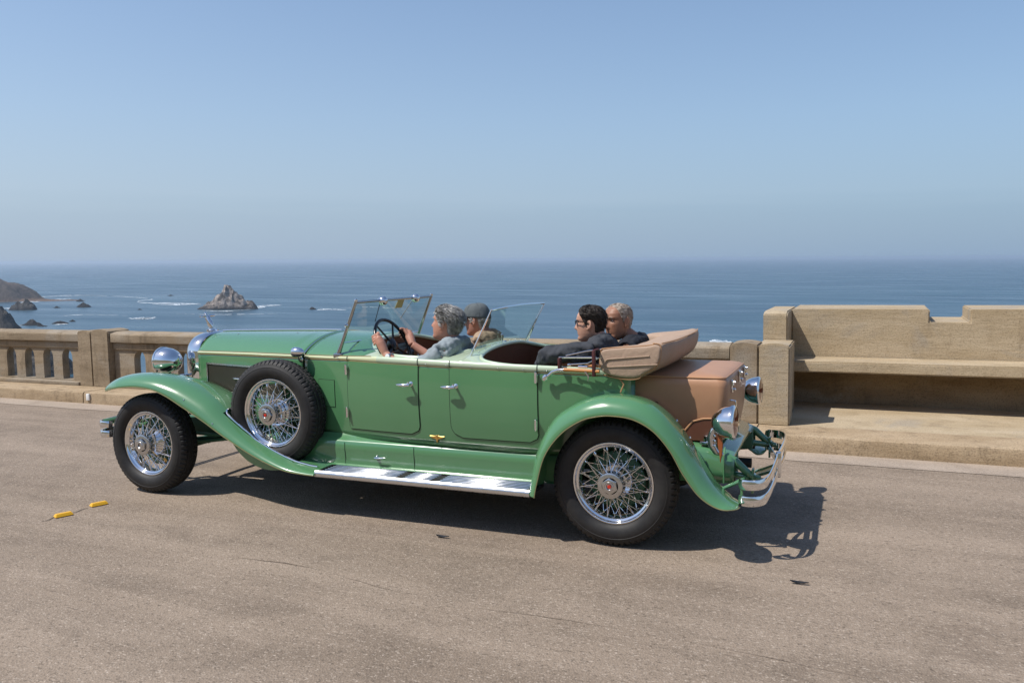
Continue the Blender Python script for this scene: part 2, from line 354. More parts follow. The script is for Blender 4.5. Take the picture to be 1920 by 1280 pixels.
FAR = []   # objects built level with the sea, not laid on the bridge grade
#==SPLIT==
# ------------------------------------------------------------------ road and bridge (bridge frame: x along, y towards the sea from the kerb face)
BA = radians(-0.83)
BM = Matrix.Translation((0, 2.36, 0)) @ Matrix.Rotation(BA, 4, 'Z')
def br(g_): return xf(g_, BM)
KH = 0.15
road = struct('road', br(grid([[(x, y, -0.004) for y in np.linspace(-16, 0.02, 9)] for x in np.linspace(-60, 40, 41)])), 'asphalt')
# pale gutter strip along the kerb with an uneven edge, sheet above the asphalt
gx = np.linspace(-60, 40, 401)
struct('gutter_strip', br(grid([[(x, -0.36 - 0.05 * noise.noise((x * 1.3, 3, 0)) - 0.02 * noise.noise((x * 7, 9, 0)), 0.0), (x, 0.02, 0.0)] for x in gx])), 'gutter')
def patch(cx, cy, a, b, seed, rot=0.0, n=48):
    P = []
    for k in range(n):
        q = 2 * pi * k / n; w = 1 + 0.35 * noise.noise((cos(q) * 1.4, sin(q) * 1.4, seed)) + 0.10 * noise.noise((cos(q) * 6, sin(q) * 6, seed))
        x, y = a * w * cos(q), b * w * sin(q); P.append((cx + x * cos(rot) - y * sin(rot), cy + x * sin(rot) + y * cos(rot)))
    return P
kerb_z = KH
def kerb_block(x0, x1):
    # front face with worn arris, top ledge running back under the parapet
    pr = [(0.0, -0.08), (-0.0, 0.02), (0.004, kerb_z - 0.028), (0.012, kerb_z - 0.008), (0.03, kerb_z), (0.5, kerb_z), (0.5, -0.08)]
    xs = np.linspace(x0, x1, max(2, int((x1 - x0) / 0.12)))
    P = []
    for i, x in enumerate(xs):
        row = []
        for j, (y, z) in enumerate(pr):
            e = 0.007 * noise.noise((x * 2.2, j * 3.1, 1)) + 0.004 * noise.noise((x * 9, j, 4)) if 0 < j < 5 else 0
            row.append((x, y + e, z + e * 0.6))
        P.append(row)
    V, F = grid(P); n = len(pr)
    F.append(tuple(range(n))); F.append(tuple((len(xs) - 1) * n + k for k in range(n))[::-1]); return V, F
kerb = struct('kerb', br(kerb_block(-14, -4.545)), 'kerb', True, 35)
for a, b in ((-4.525, 4.27), (4.285, 12)): struct('kerb', br(kerb_block(a, b)), 'kerb', True, 35)
struct('bridge_deck', br(merge(box(-60, 40, 0.44, 0.62, -0.9, 0.142), box(-60, 40, 0.003, 0.44, -0.9, -0.09), box(-60, 40, -16, 0.0, -0.9, -0.02))), 'concrete')

rf = thing('kerb_reflector', 'small white rectangular reflector on the kerb face beside the joint', 'reflector', BM @ Vector((-4.42, 0, 0)), VF=br(merge(box(-4.455, -4.40, -0.022, 0.004, 0.045, 0.135, 0.006))), m='white')

# low arched parapet
def lap(x, s=0.0): return 0.004 * noise.noise((x * 3, s, 2))
def arch_panel(x0, x1, openings, yf, yb, z0, z1, oz0, oz1):
    # wall slab pierced by round-headed openings, built as front face, back face and reveals
    V, F = [], []
    edges = [x0]
    for (a, b) in openings: edges += [a, b]
    edges.append(x1)
    for k in range(0, len(edges), 2): up2(V, F, *box(edges[k], edges[k + 1], yf, yb, z0, z1))
    for (a, b) in openings:
        c, r = (a + b) / 2, (b - a) / 2; zs = oz1 - r * 1.25; N = 12
        up2(V, F, *box(a, b, yf, yb, z0, oz0))
        arc = [(c - r * cos(pi * k / N), zs + r * 1.25 * sin(pi * k / N)) for k in range(N + 1)]
        for k in range(N):
            (xa, za), (xb, zb) = arc[k], arc[k + 1]
            o = len(V); V += [(xa, yf, za), (xb, yf, zb), (xb, yf, z1), (xa, yf, z1), (xa, yb, za), (xb, yb, zb), (xb, yb, z1), (xa, yb, z1)]
            F += [(o, o + 1, o + 2, o + 3), (o + 5, o + 4, o + 7, o + 6), (o + 1, o, o + 4, o + 5), (o + 3, o + 2, o + 6, o + 7)]
    return V, F
def pier(x0, x1, yf, ztop, dome=0.03, yb=0.86):
    n = 8; top = []
    for i in range(n + 1):
        u = i / n; top.append((x0 + (x1 - x0) * u, ztop + dome * (1 - (2 * u - 1) ** 2)))
    poly = [(x0, 0.145)] + top + [(x1, 0.145)]
    V, F = prism(poly, yf, yb, 'xz'); bm = bmesh.new(); vs = [bm.verts.new(v) for v in V]
    for f in F: bm.faces.new([vs[i] for i in f])
    bmesh.ops.recalc_face_normals(bm, faces=bm.faces)
    bmesh.ops.bevel(bm, geom=[e for e in bm.edges if e.calc_face_angle(0) > 0.6], offset=0.012, segments=2, affect='EDGES')
    bm.verts.index_update(); V = [tuple(v.co) for v in bm.verts]; F = [tuple(v.index for v in f.verts) for f in bm.faces]; bm.free(); return V, F
def cap_rail(x0, x1):
    pr = [(0.50, 0.785), (0.497, 0.80), (0.497, 0.885), (0.51, 0.905), (0.62, 0.93), (0.74, 0.93), (0.85, 0.905), (0.86, 0.80), (0.85, 0.785)]
    xs = np.linspace(x0, x1, max(3, int((x1 - x0) / 0.15)))
    P = [[(x, y + lap(x, j), z + lap(x, j + 5)) for j, (y, z) in enumerate(pr)] for x in xs]
    V, F = grid(P, False, True); n = len(pr); F.append(tuple(range(n))); F.append(tuple((len(xs) - 1) * n + k for k in range(n))[::-1]); return V, F
def parapet(x0, x1, opens, label, pier_left=None, pier_right=None, mt='concrete'):
    o = thing('bridge_parapet', label, 'parapet', BM @ Vector(((x0 + x1) / 2, 0.5, 0)), 'concrete parapets of the bridge')
    part('plinth', br(box(x0, x1, 0.455, 0.88, 0.145, 0.20, 0.006)), mt, o)
    part('arched_panel', br(arch_panel(x0, x1, opens, 0.565, 0.675, 0.195, 0.70, 0.222, 0.668)), mt, o, False)
    part('frieze', br(box(x0, x1, 0.54, 0.74, 0.68, 0.79, 0.008)), mt, o)
    part('cap_rail', br(cap_rail(x0 + 0.004, x1 - 0.004)), mt, o, True, 30)
    return o
def opens(start, stop, pitch=0.402, w=0.212):
    r = []; x = start
    while x + w < stop: r.append((x, x + w)); x += pitch
    return r
parapet(-14.2, -5.175, opens(-5.617 - 21 * 0.402, -5.2), 'weathered concrete parapet with arched slots left of the joined piers')
parapet(-4.55, 3.985, opens(-4.18, 3.7), 'long concrete parapet with arched slots behind the car')
pp = thing('parapet_pier', 'low twin concrete pier with domed top beside the white kerb reflector', 'pier', BM @ Vector((-4.86, 0.66, 0.15)))
part('pier_block', br(pier(-5.170, -4.903, 0.475, 0.925, 0.02)), 'concrete', pp)
part('pier_block', br(pier(-4.893, -4.556, 0.47, 0.935, 0.028)), 'concrete', pp)

# bench alcove at the right
al = thing('stone_bench', 'tan concrete alcove bench with notched high back and end pedestal', 'bench', BM @ Vector((5.9, 1.5, 0)))
struct('alcove_floor', br(merge(box(4.05, 12.2, 0.502, 3.0, -0.6, KH - 0.001))), 'concrete_pale')
part('pedestal', br(pier(3.99, 4.262, 0.475, 0.93, 0.02, 0.86)), 'concrete', al, label='darker weathered concrete pedestal')
part('pedestal', br(pier(4.272, 4.56, 0.45, 0.93, 0.022, 0.76)), 'concrete_pale', al, label='smooth pale concrete pedestal')
def soft(VF, off=0.012, seg=2, ang=0.5):
    bm = bmesh.new(); vs = [bm.verts.new(v) for v in VF[0]]
    for f in VF[1]: bm.faces.new([vs[i] for i in f])
    bmesh.ops.recalc_face_normals(bm, faces=bm.faces)
    bmesh.ops.bevel(bm, geom=[e for e in bm.edges if len(e.link_faces) == 2 and e.calc_face_angle(0) > ang], offset=off, segments=seg, affect='EDGES')
    bm.verts.index_update(); V = [tuple(v.co) for v in bm.verts]; F = [tuple(v.index for v in f.verts) for f in bm.faces]; bm.free(); return V, F
ZT = 1.205
def wingp(x0, x1): return br(soft(prism([(1.50, KH - 0.004), (1.50, 1.172), (1.60, ZT), (2.60, ZT), (2.60, -0.5), (1.7, -0.5), (1.7, KH - 0.004)], x0, x1, 'yz')))
XI = 4.438
part('wing_wall', wingp(4.185, XI), 'concrete_pale', al)
part('low_side_wall', br(soft(box(4.19, 4.515, 0.764, 1.497, KH - 0.004, 0.895))), 'concrete_pale', al)
nx0, nx1, nz_ = 5.842, 6.228, 1.068
bw = soft(prism([(XI + .002, 0.147), (XI + .002, ZT), (nx0, ZT), (nx0, nz_), (nx1, nz_), (nx1, ZT), (8.6, ZT), (8.6, 0.147)], 2.0, 2.95, 'xz'))
part('back_wall', br(bw), 'concrete_pale', al)
part('under_seat_wall', br(box(XI + .003, 8.59, 1.985, 1.999, KH - 0.002, 0.553)), 'concrete_dark', al)  # thin sheet over the back wall, under-seat shade and stains in its colour
part('seat_slab', br(soft(box(XI + .003, 8.59, 1.47, 1.998, 0.555, 0.672), 0.014)), 'concrete_pale', al)
part('wing_wall', wingp(8.602, 8.86), 'concrete_pale', al)

# lane reflectors, tar line, road debris
def rc(px, py, z=0.0): return BM @ Vector((px, py, z))
for (cx, cy, lab) in ((-0.06, -3.83, 'yellow raised lane marker nearest the camera at left'), (-0.053, -3.535, 'yellow raised lane marker just beyond the nearer one')):
    c = rc(cx, cy); L, W_, a = 0.062, 0.030, radians(68)
    Mx = Matrix.Translation(c) @ Matrix.Rotation(a, 4, 'Z')
    V, F = box(-L, L, -W_, W_, 0, 0.022, 0.0)
    V = [(v[0] * (1 if v[2] < 0.01 else 0.82), v[1] * (1 if v[2] < 0.01 else 0.5), v[2]) for v in V]
    thing('lane_marker', lab, 'road reflector', c, 'yellow lane markers', VF=xf(soft((V, F), 0.003), Mx), m='yellow')
V = []
struct('tar_crack', br(grid([[(-0.09 + 0.03 * noise.noise((t * 5, 0, 0)) + t * 0.03 + w, -3.98 + 0.36 * t, 0.0) for w in (-0.004, 0.004)] for t in np.linspace(0, 1, 24)])), 'tar')
cp = cr([(1.2, -4.15, 0), (2.2, -4.05, 0), (3.2, -4.22, 0), (4.6, -4.22, 0), (8, -4.6, 0)], 160)
struct('road_seam', br(grid([[(p.x, p.y + w * 1.6 * max(0.02, noise.noise((p.x * 1.7, 1, 1)) + 0.15) + 0.012 * noise.noise((p.x * 6, 2, 2)), 0.0) for w in (-0.0035, 0.0035)] for p in cp])), 'patch')
for (cx, cy, L, lab) in ((2.767, -3.30, 0.05, 'small dark leaf scrap on the road below the running board'), (4.96, -3.31, 0.05, 'small dark scrap on the road right of the rear bumper shadow')):
    c = rc(cx, cy); P = [(c.x + L * q[0], c.y + 0.5 * L * q[1]) for q in ((-1, .1), (-.4, .5), (.1, .2), (.6, .4), (1, -.1), (.3, -.3), (-.2, -.2), (-.7, -.4))]
    V, F = prism(P, 0.0, 0.004, 'xy'); V = [(v[0], v[1], v[2] + 0.012 * abs(v[0] - c.x) / L) for v in V]
    thing('road_scrap', lab, 'debris', c, 'dark scraps on the road', VF=(V, F), m='black', smooth=False)
#==SPLIT==
# ------------------------------------------------------------------ sea, sea rocks, headland (level frame, sea at z = -80)
SZ = -80.0
sea = struct('sea', grid([[(x, y, SZ) for y in (-60000, -3000, -400, 0, 400, 900, 1500, 3000, 8000, 60000)] for x in (-60000, -8000, -3000, -1500, -700, 0, 1500, 8000, 60000)]), 'sea'); FAR.append(sea)
def rock(name, label, cx, cy, rx, ry, h, seed, m='rock', sharp=1.3, n=40, mrings=18, group=None, peaks=None, yaw=0.38, kind=None, rough=0.35):
    # heap rising from the water: radius shrinks with height, ridged noise, optional side peaks
    P = []
    X = Vector((cos(yaw), sin(yaw), 0)); Y = Vector((-sin(yaw), cos(yaw), 0))
    pk = peaks or [(0, 0, 1, 1)]
    N = 46
    V, F = [], []
    for i in range(N + 1):
        for j in range(N + 1):
            u, w = (i / N * 2 - 1) * 1.25, (j / N * 2 - 1) * 1.25
            hh = -1
            for (px, py, ph, pr) in pk:
                d = sqrt((u - px) ** 2 + (w - py) ** 2) / pr
                d *= 1 + 0.35 * noise.noise((u * 2.0 + seed, w * 2.0, seed))
                hh = max(hh, ph * (1 - d ** sharp) if d < 1 else -0.3 * (d - 1) * 3)
            rd = 1 - abs(noise.noise((u * 3.1 + seed, w * 3.1, 7))) * 2
            rd2 = 1 - abs(noise.noise((u * 7.5, w * 7.5, seed))) * 2
            if hh > 0: hh = hh * (1 + rough * (rd - 0.6)) + 0.13 * rough * (rd2 - 0.4) * 2 * min(1, hh * 4)
            p = Vector((cx, cy, SZ)) + X * u * rx + Y * w * ry
            V.append((p.x + 0.04 * rx * noise.noise((u * 5, w * 5, 3 + seed)), p.y, SZ + max(hh, -0.12) * h))
    for i in range(N):
        for j in range(N):
            q = (i * (N + 1) + j, i * (N + 1) + j + 1, (i + 1) * (N + 1) + j + 1, (i + 1) * (N + 1) + j)
            if max(V[k][2] for k in q) > SZ - 0.08 * h: F.append(q)
    used = sorted({k for f in F for k in f}); mp = {k: i for i, k in enumerate(used)}
    VF = ([V[k] for k in used], [tuple(mp[k] for k in f) for f in F])
    o = thing(name, label, 'rock' if kind is None else None, (cx, cy, SZ), group, VF=VF, m=m, smooth=True, angle=32, kind=kind)
    FAR.append(o); return o
rock('sea_stack', 'tall pale streaked sea stack rising from the water above the car hood', -985, 1112, 47, 30, 39.5, 3.3, 'stack', 1.35, peaks=[(0.0, 0, 0.97, 0.60), (0.30, -0.1, 0.70, 0.46), (-0.45, 0, 0.34, 0.62), (0.74, 0, 0.33, 0.38), (-0.28, -0.2, 0.52, 0.5), (0.12, -.1, .88, .5)], rough=0.42)
rock('headland', None, -1790, 1150, 215, 150, 57, 9.1, 'cliff', 5.0, peaks=[(-0.25, 0.1, 1.0, 1.0), (0.28, 0.02, 0.72, 0.60)], kind='structure', yaw=0.45, rough=0.22)
rock('rock_spit', 'low brown rock spit running out from the headland into the surf', -1590, 1215, 85, 22, 6.5, 5.2, 'cliff', 0.9, peaks=[(-0.4, 0, 1.0, 0.8), (0.25, 0.0, 0.6, 0.7), (0.8, 0, 0.35, 0.4)], rough=0.5, yaw=0.6)
rock('sea_rock', 'broad hump shaped dark rock in front of the headland', -1318, 985, 21, 18, 18, 2.2, 'rock', 1.3, group='sea rocks off the bridge', peaks=[(0.35, 0, 1.0, 0.75), (-0.35, 0, 0.72, 0.7)])
rock('sea_cliff', 'big dark rock at the left frame edge just above the parapet', -950, 668, 36, 28, 44, 6.4, 'rock', 1.4, peaks=[(-0.2, 0, 1.0, 0.9), (0.35, 0, 0.55, 0.6)])
rock('sea_cliff', 'dark rock mass seen only through the leftmost parapet slots', -548, 406, 40, 46, 30, 12.4, 'rock', 1.6, peaks=[(-0.3, 0.2, 1.0, 1.0), (0.2, -0.2, 0.5, 0.6)])
rs = [('flat rock farthest out near the headland tip', -1480, 1235, 9, 6, 4.5, 1.7), ('pointed dark rock standing alone offshore', -1284, 1078, 12, 8, 8.2, 4.1), ('tiny dark rock between headland and pointed rock', -1312, 1046, 5.5, 4, 3, 8.3),
      ('jagged low rock ledge beside the big dark cliff', -985, 748, 13, 7, 7, 5.7), ('low flat reef with white water in front of the pier', -973, 779, 12, 5, 3.6, 2.9), ('small dot of rock right of the flat reef', -990, 812, 4.5, 3, 2.4, 7.7),
      ('thin reef just above the parapet cap at left', -955, 738, 7, 3, 1.8, 3.8), ('small awash rock with foam between stack and windshield', -838, 1146, 6.5, 4, 4.2, 9.4), ('faint awash rock below the foam arc', -1120, 1050, 4, 3, 1.6, 6.1), ('distant awash rock on the foam arc', -1500, 1500, 8, 4, 2.2, 1.1)]
for lab, x, y, a, b, h, s in rs: rock('sea_rock', lab, x, y, a, b, h, s, 'rock', 1.1, group='sea rocks off the bridge', rough=0.5)
# foam: thin ragged strips lying on the water
FV, FF = [], []
def foam(pts, w, seed, n=60, taper=True, gap=0.0):
    q = cr([(x, y, 0) for x, y in pts], n)
    rows = []
    for i, p in enumerate(q):
        t = (q[min(i + 1, n - 1)] - q[max(i - 1, 0)]).normalized(); nn = Vector((-t.y, t.x, 0))
        k = sin(pi * i / (n - 1)) ** 0.5 if taper else 1
        ww = 1.9 * w * k * (0.5 + 0.9 * abs(noise.noise((i * 0.23, seed, 1)))) ; c = w * 0.9 * noise.noise((i * 0.17, seed, 5))
        vd = Vector((p.x - 5, p.y + 6, 0)).normalized(); nn = (nn * 0.5 + vd * (8.0 if nn.dot(vd) > 0 else -8.0) * abs(nn.dot(vd)))
        rows.append((p + nn * (c - ww), p + nn * (c + ww), noise.noise((i * 0.3, seed, 9))))
    for i in range(n - 1):
        if rows[i][2] < gap - 0.5: continue
        o = len(FV); FV.extend([(v.x, v.y, SZ + 0.25) for v in (rows[i][0], rows[i][1], rows[i + 1][1], rows[i + 1][0])]); FF.append((o, o + 1, o + 2, o + 3))
foam([(-984, 1166), (-992, 1198), (-990, 1217), (-975, 1240)], 1.6, 1, gap=0)
foam([(-954, 1126), (-963, 1156), (-969, 1188)], 4.0, 2, gap=0)
foam([(-1559, 1187), (-1579, 1226), (-1599, 1268), (-1603, 1317)], 2.2, 3, gap=0)
foam([(-1769, 1350), (-1759, 1382), (-1761, 1440), (-1680, 1462)], 1.6, 4, gap=0.1)
foam([(-1493, 1103), (-1572, 1183), (-1542, 1192)], 3, 5, gap=0)
foam([(-1669, 1351), (-1734, 1448), (-1628, 1447), (-1461, 1383), (-1382, 1330), (-1371, 1287), (-1318, 1236), (-1271, 1229), (-1229, 1242), (-1164, 1241)], 1.6, 6, gap=0.15)
foam([(-1244, 1197), (-1194, 1193), (-1168, 1220), (-1137, 1210)], 2.0, 7, gap=0.15)
foam([(-964, 882), (-948, 887), (-943, 900), (-942, 912)], 1.6, 8, gap=0.1)
foam([(-944, 877), (-937, 891), (-935, 903)], 1.6, 9, gap=0)
foam([(-997, 758), (-991, 759), (-978, 754)], 2.0, 10, gap=0)
foam([(-985, 725), (-1015, 770), (-1028, 786)], 0.6, 11, gap=0.2)
foam([(-822, 1136), (-816, 1154), (-774, 1152)], 1.3, 12, gap=0)
foam([(-1250, 1278), (-1271, 1316), (-1281, 1336)], 0.7, 13, gap=0.2)
foam([(-1434, 1028), (-1392, 1007), (-1382, 1010)], 2, 14, gap=0)
foam([(-1000, 1066), (-971, 1060), (-945, 1068), (-940, 1115)], 0.8, 15, gap=0.1)
foam([(-962, 760), (-960, 770), (-959, 780)], 0.7, 16, gap=0.2)
foam([(-131, 822), (-123, 824), (-109, 818)], 1.6, 17, gap=0)
foam([(-818, 1201), (-773, 1231), (-695, 1207)], 0.5, 18, gap=0.3)
foam([(-1105, 883), (-1098, 923), (-1012, 926)], 0.4, 19, gap=0.35)
foam([(-979, 988), (-903, 986), (-824, 1037)], 0.35, 20, gap=0.35)
o = struct('foam', (FV, FF), 'foam'); o['kind'] = 'stuff'; FAR.append(o)
# inland slope behind the road
hv = [[(x, -(22 + 26 * k) - 6 * noise.noise((x * .02, k * .7, 2)), -14 + 9.0 * k + 10 * noise.noise((x * .012, k * .5, 4)) * min(k, 3) / 3) for k in range(0, 12)] for x in range(-420, 421, 20)]
hm = mat('dry_coastal_scrub', (0.13, 0.115, 0.055), 0.95); n_, l_, b_ = nt(hm); co_ = coords(hm)
l_.new(mixc(hm, ramp(hm, nz(hm, co_, 0.25, 8, 0.7), [(0.4, g(0)), (0.6, g(1))]), (0.045, 0.06, 0.025), (0.20, 0.16, 0.09)), b_.inputs['Base Color'])
struct('hill', grid(hv), hm, True)
#==SPLIT==
# ------------------------------------------------------------------ the car (front towards -x, near side at -y)
W_B = 3.80; RT_ = 0.3946
car = thing('vintage_car', 'green 1930s open touring car with wire wheels and tan folded top', 'car', (1.9, 0, 0))
WT = [(0.0, 0.285), (0.12, 0.305), (0.6, 0.395), (1.0, 0.470), (1.45, 0.548), (1.75, 0.600), (2.1, 0.640), (2.6, 0.665), (3.2, 0.665), (3.55, 0.645), (3.80, 0.600), (3.95, 0.555)]
ZBEAD = [(0.0, 1.078), (0.12, 1.085), (0.8, 1.098), (1.5, 1.105), (1.75, 1.108), (2.1, 1.100), (2.4, 1.094), (3.3, 1.075), (3.95, 1.060)]
def wd(x): return smooth_tab(WT, x, 0.12)
def zb(x): return smooth_tab(ZBEAD, x, 0.15)
ZBOT = [(0.0, 0.60), (1.3, 0.56), (1.6, 0.530), (3.3, 0.515), (3.95, 0.55)]
def side(x, z, off=0.0, s=-1):
    zt = zb(x); u = (z - 0.52) / (zt - 0.52); bul = min(1, max(0, (x - 0.6) / 1.3))
    k = 1 + bul * (0.022 * sin(pi * min(max(u, 0), 1)) - 0.035 * (1 - u) ** 2)
    return (x, s * (wd(x) * k + off), z)
def side_patch(xa, xb, za, zt_, off, rad=(0, 0, 0, 0), nx=28, nz=18, thick=0.006):
    # patch of the body side, corner radii front-bottom, rear-bottom, rear-top, front-top; xa, xb may be functions of z
    P = []
    for j in range(nz + 1):
        v = j / nz; v = v + 0.0; row = []
        for i in range(nx + 1):
            u = i / nx
            xm = (xa + xb) / 2; z0 = za(xm) if callable(za) else za; z1 = zt_(xm) if callable(zt_) else zt_
            z = z0 + (z1 - z0) * v
            l, r = xa, xb
            for (R, lo, lft) in ((rad[0], 1, 1), (rad[1], 1, 0), (rad[2], 0, 0), (rad[3], 0, 1)):
                if R > 0:
                    d = (z - z0) if lo else (z1 - z)
                    if d < R:
                        c = R - sqrt(max(0, R * R - (R - d) ** 2))
                        if lft: l = max(l, xa + c)
                        else: r = min(r, xb - c)
            x = l + (r - l) * u
            z0x = za(x) if callable(za) else z0; z1x = zt_(x) if callable(zt_) else z1
            row.append(side(x, z0x + (z1x - z0x) * v, off))
        P.append(row)
    V, F = grid(P); n = len(V)
    V2 = [(v[0], v[1] + thick, v[2]) for v in V]; W_ = nx + 1; H = nz + 1
    V = V + V2; rim = [(0, i) for i in range(W_)] + [(j, W_ - 1) for j in range(1, H)] + [(H - 1, i) for i in range(W_ - 2, -1, -1)] + [(j, 0) for j in range(H - 2, 0, -1)]
    idx = [a * W_ + b for a, b in rim]
    for k in range(len(idx)): a, b = idx[k], idx[(k + 1) % len(idx)]; F.append((a, b, b + n, a + n))
    return V, F
def vrow(n, za, zt_, geom=1.0): return [za + (zt_ - za) * (i / n) for i in range(n + 1)]

# body sides: hood side, cowl and tub as one shell per side plus tail panel
def shell(x0, x1, nx=70, nz_=14):
    P = [[side(x0 + (x1 - x0) * i / nx, lerp_tab(ZBOT, x0 + (x1 - x0) * i / nx) + (zb(x0 + (x1 - x0) * i / nx) - lerp_tab(ZBOT, x0 + (x1 - x0) * i / nx)) * j / nz_) for j in range(nz_ + 1)] for i in range(nx + 1)]
    return grid(P)
body = part('body', merge(shell(1.36, 3.87), mir(shell(1.36, 3.87)), grid([[(3.87, s * wd(3.87), z) for s in (-1, -.5, 0, .5, 1)] for z in (0.5, 0.8, 1.05)])), 'green', car)
mod(body, 'SOLIDIFY', thickness=0.03, offset=-1)
CT = [(0.0, 0.135), (0.12, 0.14), (1.3, 0.142), (1.75, 0.125), (2.05, 0.075), (2.35, 0.048), (2.55, 0.062), (2.80, 0.098), (2.95, 0.06), (3.15, 0.014), (3.95, 0.006)]
def deckz(x, y):
    w = wd(x) - 0.002; c = smooth_tab(CT, x, 0.1); e = 2.3 if x > 1.2 else 2.6; u = min(1, abs(y) / w)
    return zb(x) + c * (1 - u ** e) ** (1.0 if x > 2.0 else 0.85) + 0.004
def deck_strip(x0, x1, nx=40, ny=36, prop=None):
    P = []
    for i in range(nx + 1):
        x = x0 + (x1 - x0) * i / nx; row = []
        for j in range(ny + 1):
            a = pi * (j / ny) ; y = -cos(a) * wd(x); row.append((x, y, deckz(x, y)))
        P.append(row)
    return grid(P)
hood = part('hood', merge(deck_strip(0.115, 1.335), shell(0.115, 1.335, 40, 12), mir(shell(0.115, 1.335, 40, 12))), 'green', car)
mod(hood, 'SOLIDIFY', thickness=0.008, offset=-1)
part('cowl_band', tube([(1.348, -cos(pi * k / 30) * wd(1.348), deckz(1.348, -cos(pi * k / 30) * wd(1.348)) + 0.002) for k in range(31)], 0.0075, 6), 'chrome', car)
part('hood_hinge', tube([(x, 0, deckz(x, 0) + 0.0075) for x in np.linspace(0.12, 1.335, 12)], 0.0085, 10), 'chrome', car)
for x in (0.42, 1.02):
    for s in (-1, 1): part('hood_stud', lathe([(0, 0.006), (0.006, 0.005), (0.008, 0)], (x, s * 0.16, deckz(x, 0.16)), (0, 0, 1), 8), 'chrome', car)

# cockpit decks: ring between an opening and the body outline
def ring_deck(cx, a, b, ex, x0, x1, nth=220, ns=12, crownfix=None):
    P = []
    for k in range(nth):
        q = 2 * pi * k / nth; c, s = cos(q), sin(q)
        ri = (abs(c / a) ** ex + abs(s / b) ** ex) ** (-1 / ex)
        lo, hi = 0.0, 3.0
        for _ in range(30):
            m_ = (lo + hi) / 2; x, y = cx + c * m_, s * m_
            if x < x0 or x > x1 or abs(y) > wd(min(max(x, x0), x1)): hi = m_
            else: lo = m_
        ro = lo; row = []; r1 = min(ri + 0.040, ri + (ro - ri) * 0.5)
        for j in range(ns + 1):
            r = ri if j == 0 else r1 + (ro - r1) * (j - 1) / (ns - 1); x, y = cx + c * r, s * r; row.append((x, y, deckz(x, y)))
        P.append(row)
    return P
P1 = ring_deck(2.25, 0.435, 0.545, 2.4, 1.362, 2.70)
P2 = ring_deck(3.31, 0.535, 0.600, 7.0, 2.70, 3.87)
def split(P, fn):
    n, m_ = len(P), len(P[0]); A = ([], []); B_ = ([], [])
    for i in range(n):
        for j in range(m_ - 1):
            q = [P[i][j], P[i][j + 1], P[(i + 1) % n][j + 1], P[(i + 1) % n][j]]
            cxx = cos(2 * pi * (i + 0.5) / n)
            up2(*(A if fn(cxx, j) else B_), q, [(0, 1, 2, 3)])
    def weld(VF):
        bm = bmesh.new(); 
        for f in VF[1]: bm.faces.new([bm.verts.new(VF[0][i]) for i in f])
        bmesh.ops.remove_doubles(bm, verts=bm.verts, dist=1e-5); bm.verts.index_update()
        r = [tuple(v.co) for v in bm.verts], [tuple(v.index for v in f.verts) for f in bm.faces]; bm.free(); return r
    return weld(A), weld(B_)
front_green, front_pale = split(P1, lambda c, j: c < -0.50 and j > 0)
o = part('cowl', front_green, 'green', car); mod(o, 'SOLIDIFY', thickness=0.012, offset=-1)
o = part('cockpit_deck', front_pale, 'pale', car); mod(o, 'SOLIDIFY', thickness=0.02, offset=-1)
o = part('rear_cowl', split(P2, lambda c, j: True)[0], 'pale', car); mod(o, 'SOLIDIFY', thickness=0.02, offset=-1)
def rimtube(P, r, dz=0.0):
    pts = [Vector(row[0]) + Vector((0, 0, dz)) for row in P]; n = len(pts); Q = []
    cx_ = sum(p.x for p in pts) / n
    for i in range(n):
        t = (pts[(i + 1) % n] - pts[i - 1]).normalized(); up = Vector((0, 0, 1)); sd_ = t.cross(up).normalized(); up = sd_.cross(t)
        Q.append([tuple(pts[i] + sd_ * r * cos(2 * pi * k / 10) + up * r * sin(2 * pi * k / 10)) for k in range(10)])
    return grid(Q, True, True)
part('cockpit_rim', rimtube(P1, 0.016, -0.006), 'pale', car)
part('rear_cockpit_rim', rimtube(P2, 0.015, -0.008), 'pale', car)
# inner walls and floor
def innerwall(P, dz, inset=0.02):
    cx_ = sum(r[0][0] for r in P) / len(P)
    rows = []
    for r in P:
        p = Vector(r[0]); d = Vector((cx_ - p.x, -p.y, 0)).normalized(); rows.append([tuple(p + d * -0.004 + Vector((0, 0, -0.012))), tuple(p - d * inset + Vector((0, 0, -0.10))), tuple(p - d * inset * 1.5 + Vector((0, 0, -dz)))])
    return grid(rows, True, False)
part('front_lining', innerwall(P1, 0.45), 'brown', car)
part('rear_lining', innerwall(P2, 0.45), 'brown', car)
part('floor', box(1.5, 3.85, -0.56, 0.56, 0.50, 0.53), 'carpet', car)
def cushion(x0, x1, y0, y1, z0, z1, bvl=0.05): return box(x0, x1, y0, y1, z0, z1, bvl, 4)
part('front_seat', merge(cushion(2.10, 2.56, -0.54, 0.54, 0.54, 0.68), cushion(2.52, 2.66, -0.54, 0.54, 0.66, 1.08)), 'brown', car)
part('rear_seat', merge(cushion(3.20, 3.70, -0.54, 0.54, 0.54, 0.68), cushion(3.66, 3.82, -0.54, 0.54, 0.66, 1.12)), 'brown', car)
part('dashboard', merge(box(1.80, 1.83, -0.53, 0.53, 0.96, 1.15, 0.012), box(1.83, 1.845, -0.36, 0.36, 0.99, 1.12, 0.01)), 'black', car)
for y in (-0.28, -0.1, 0.1, 0.28): part('gauge', lathe([(0, 0.045), (0.012, 0.045), (0.012, 0.038), (0.006, 0.036), (0.006, 0)], (1.846, y, 1.055), (1, 0, 0), 20), 'chrome', car)

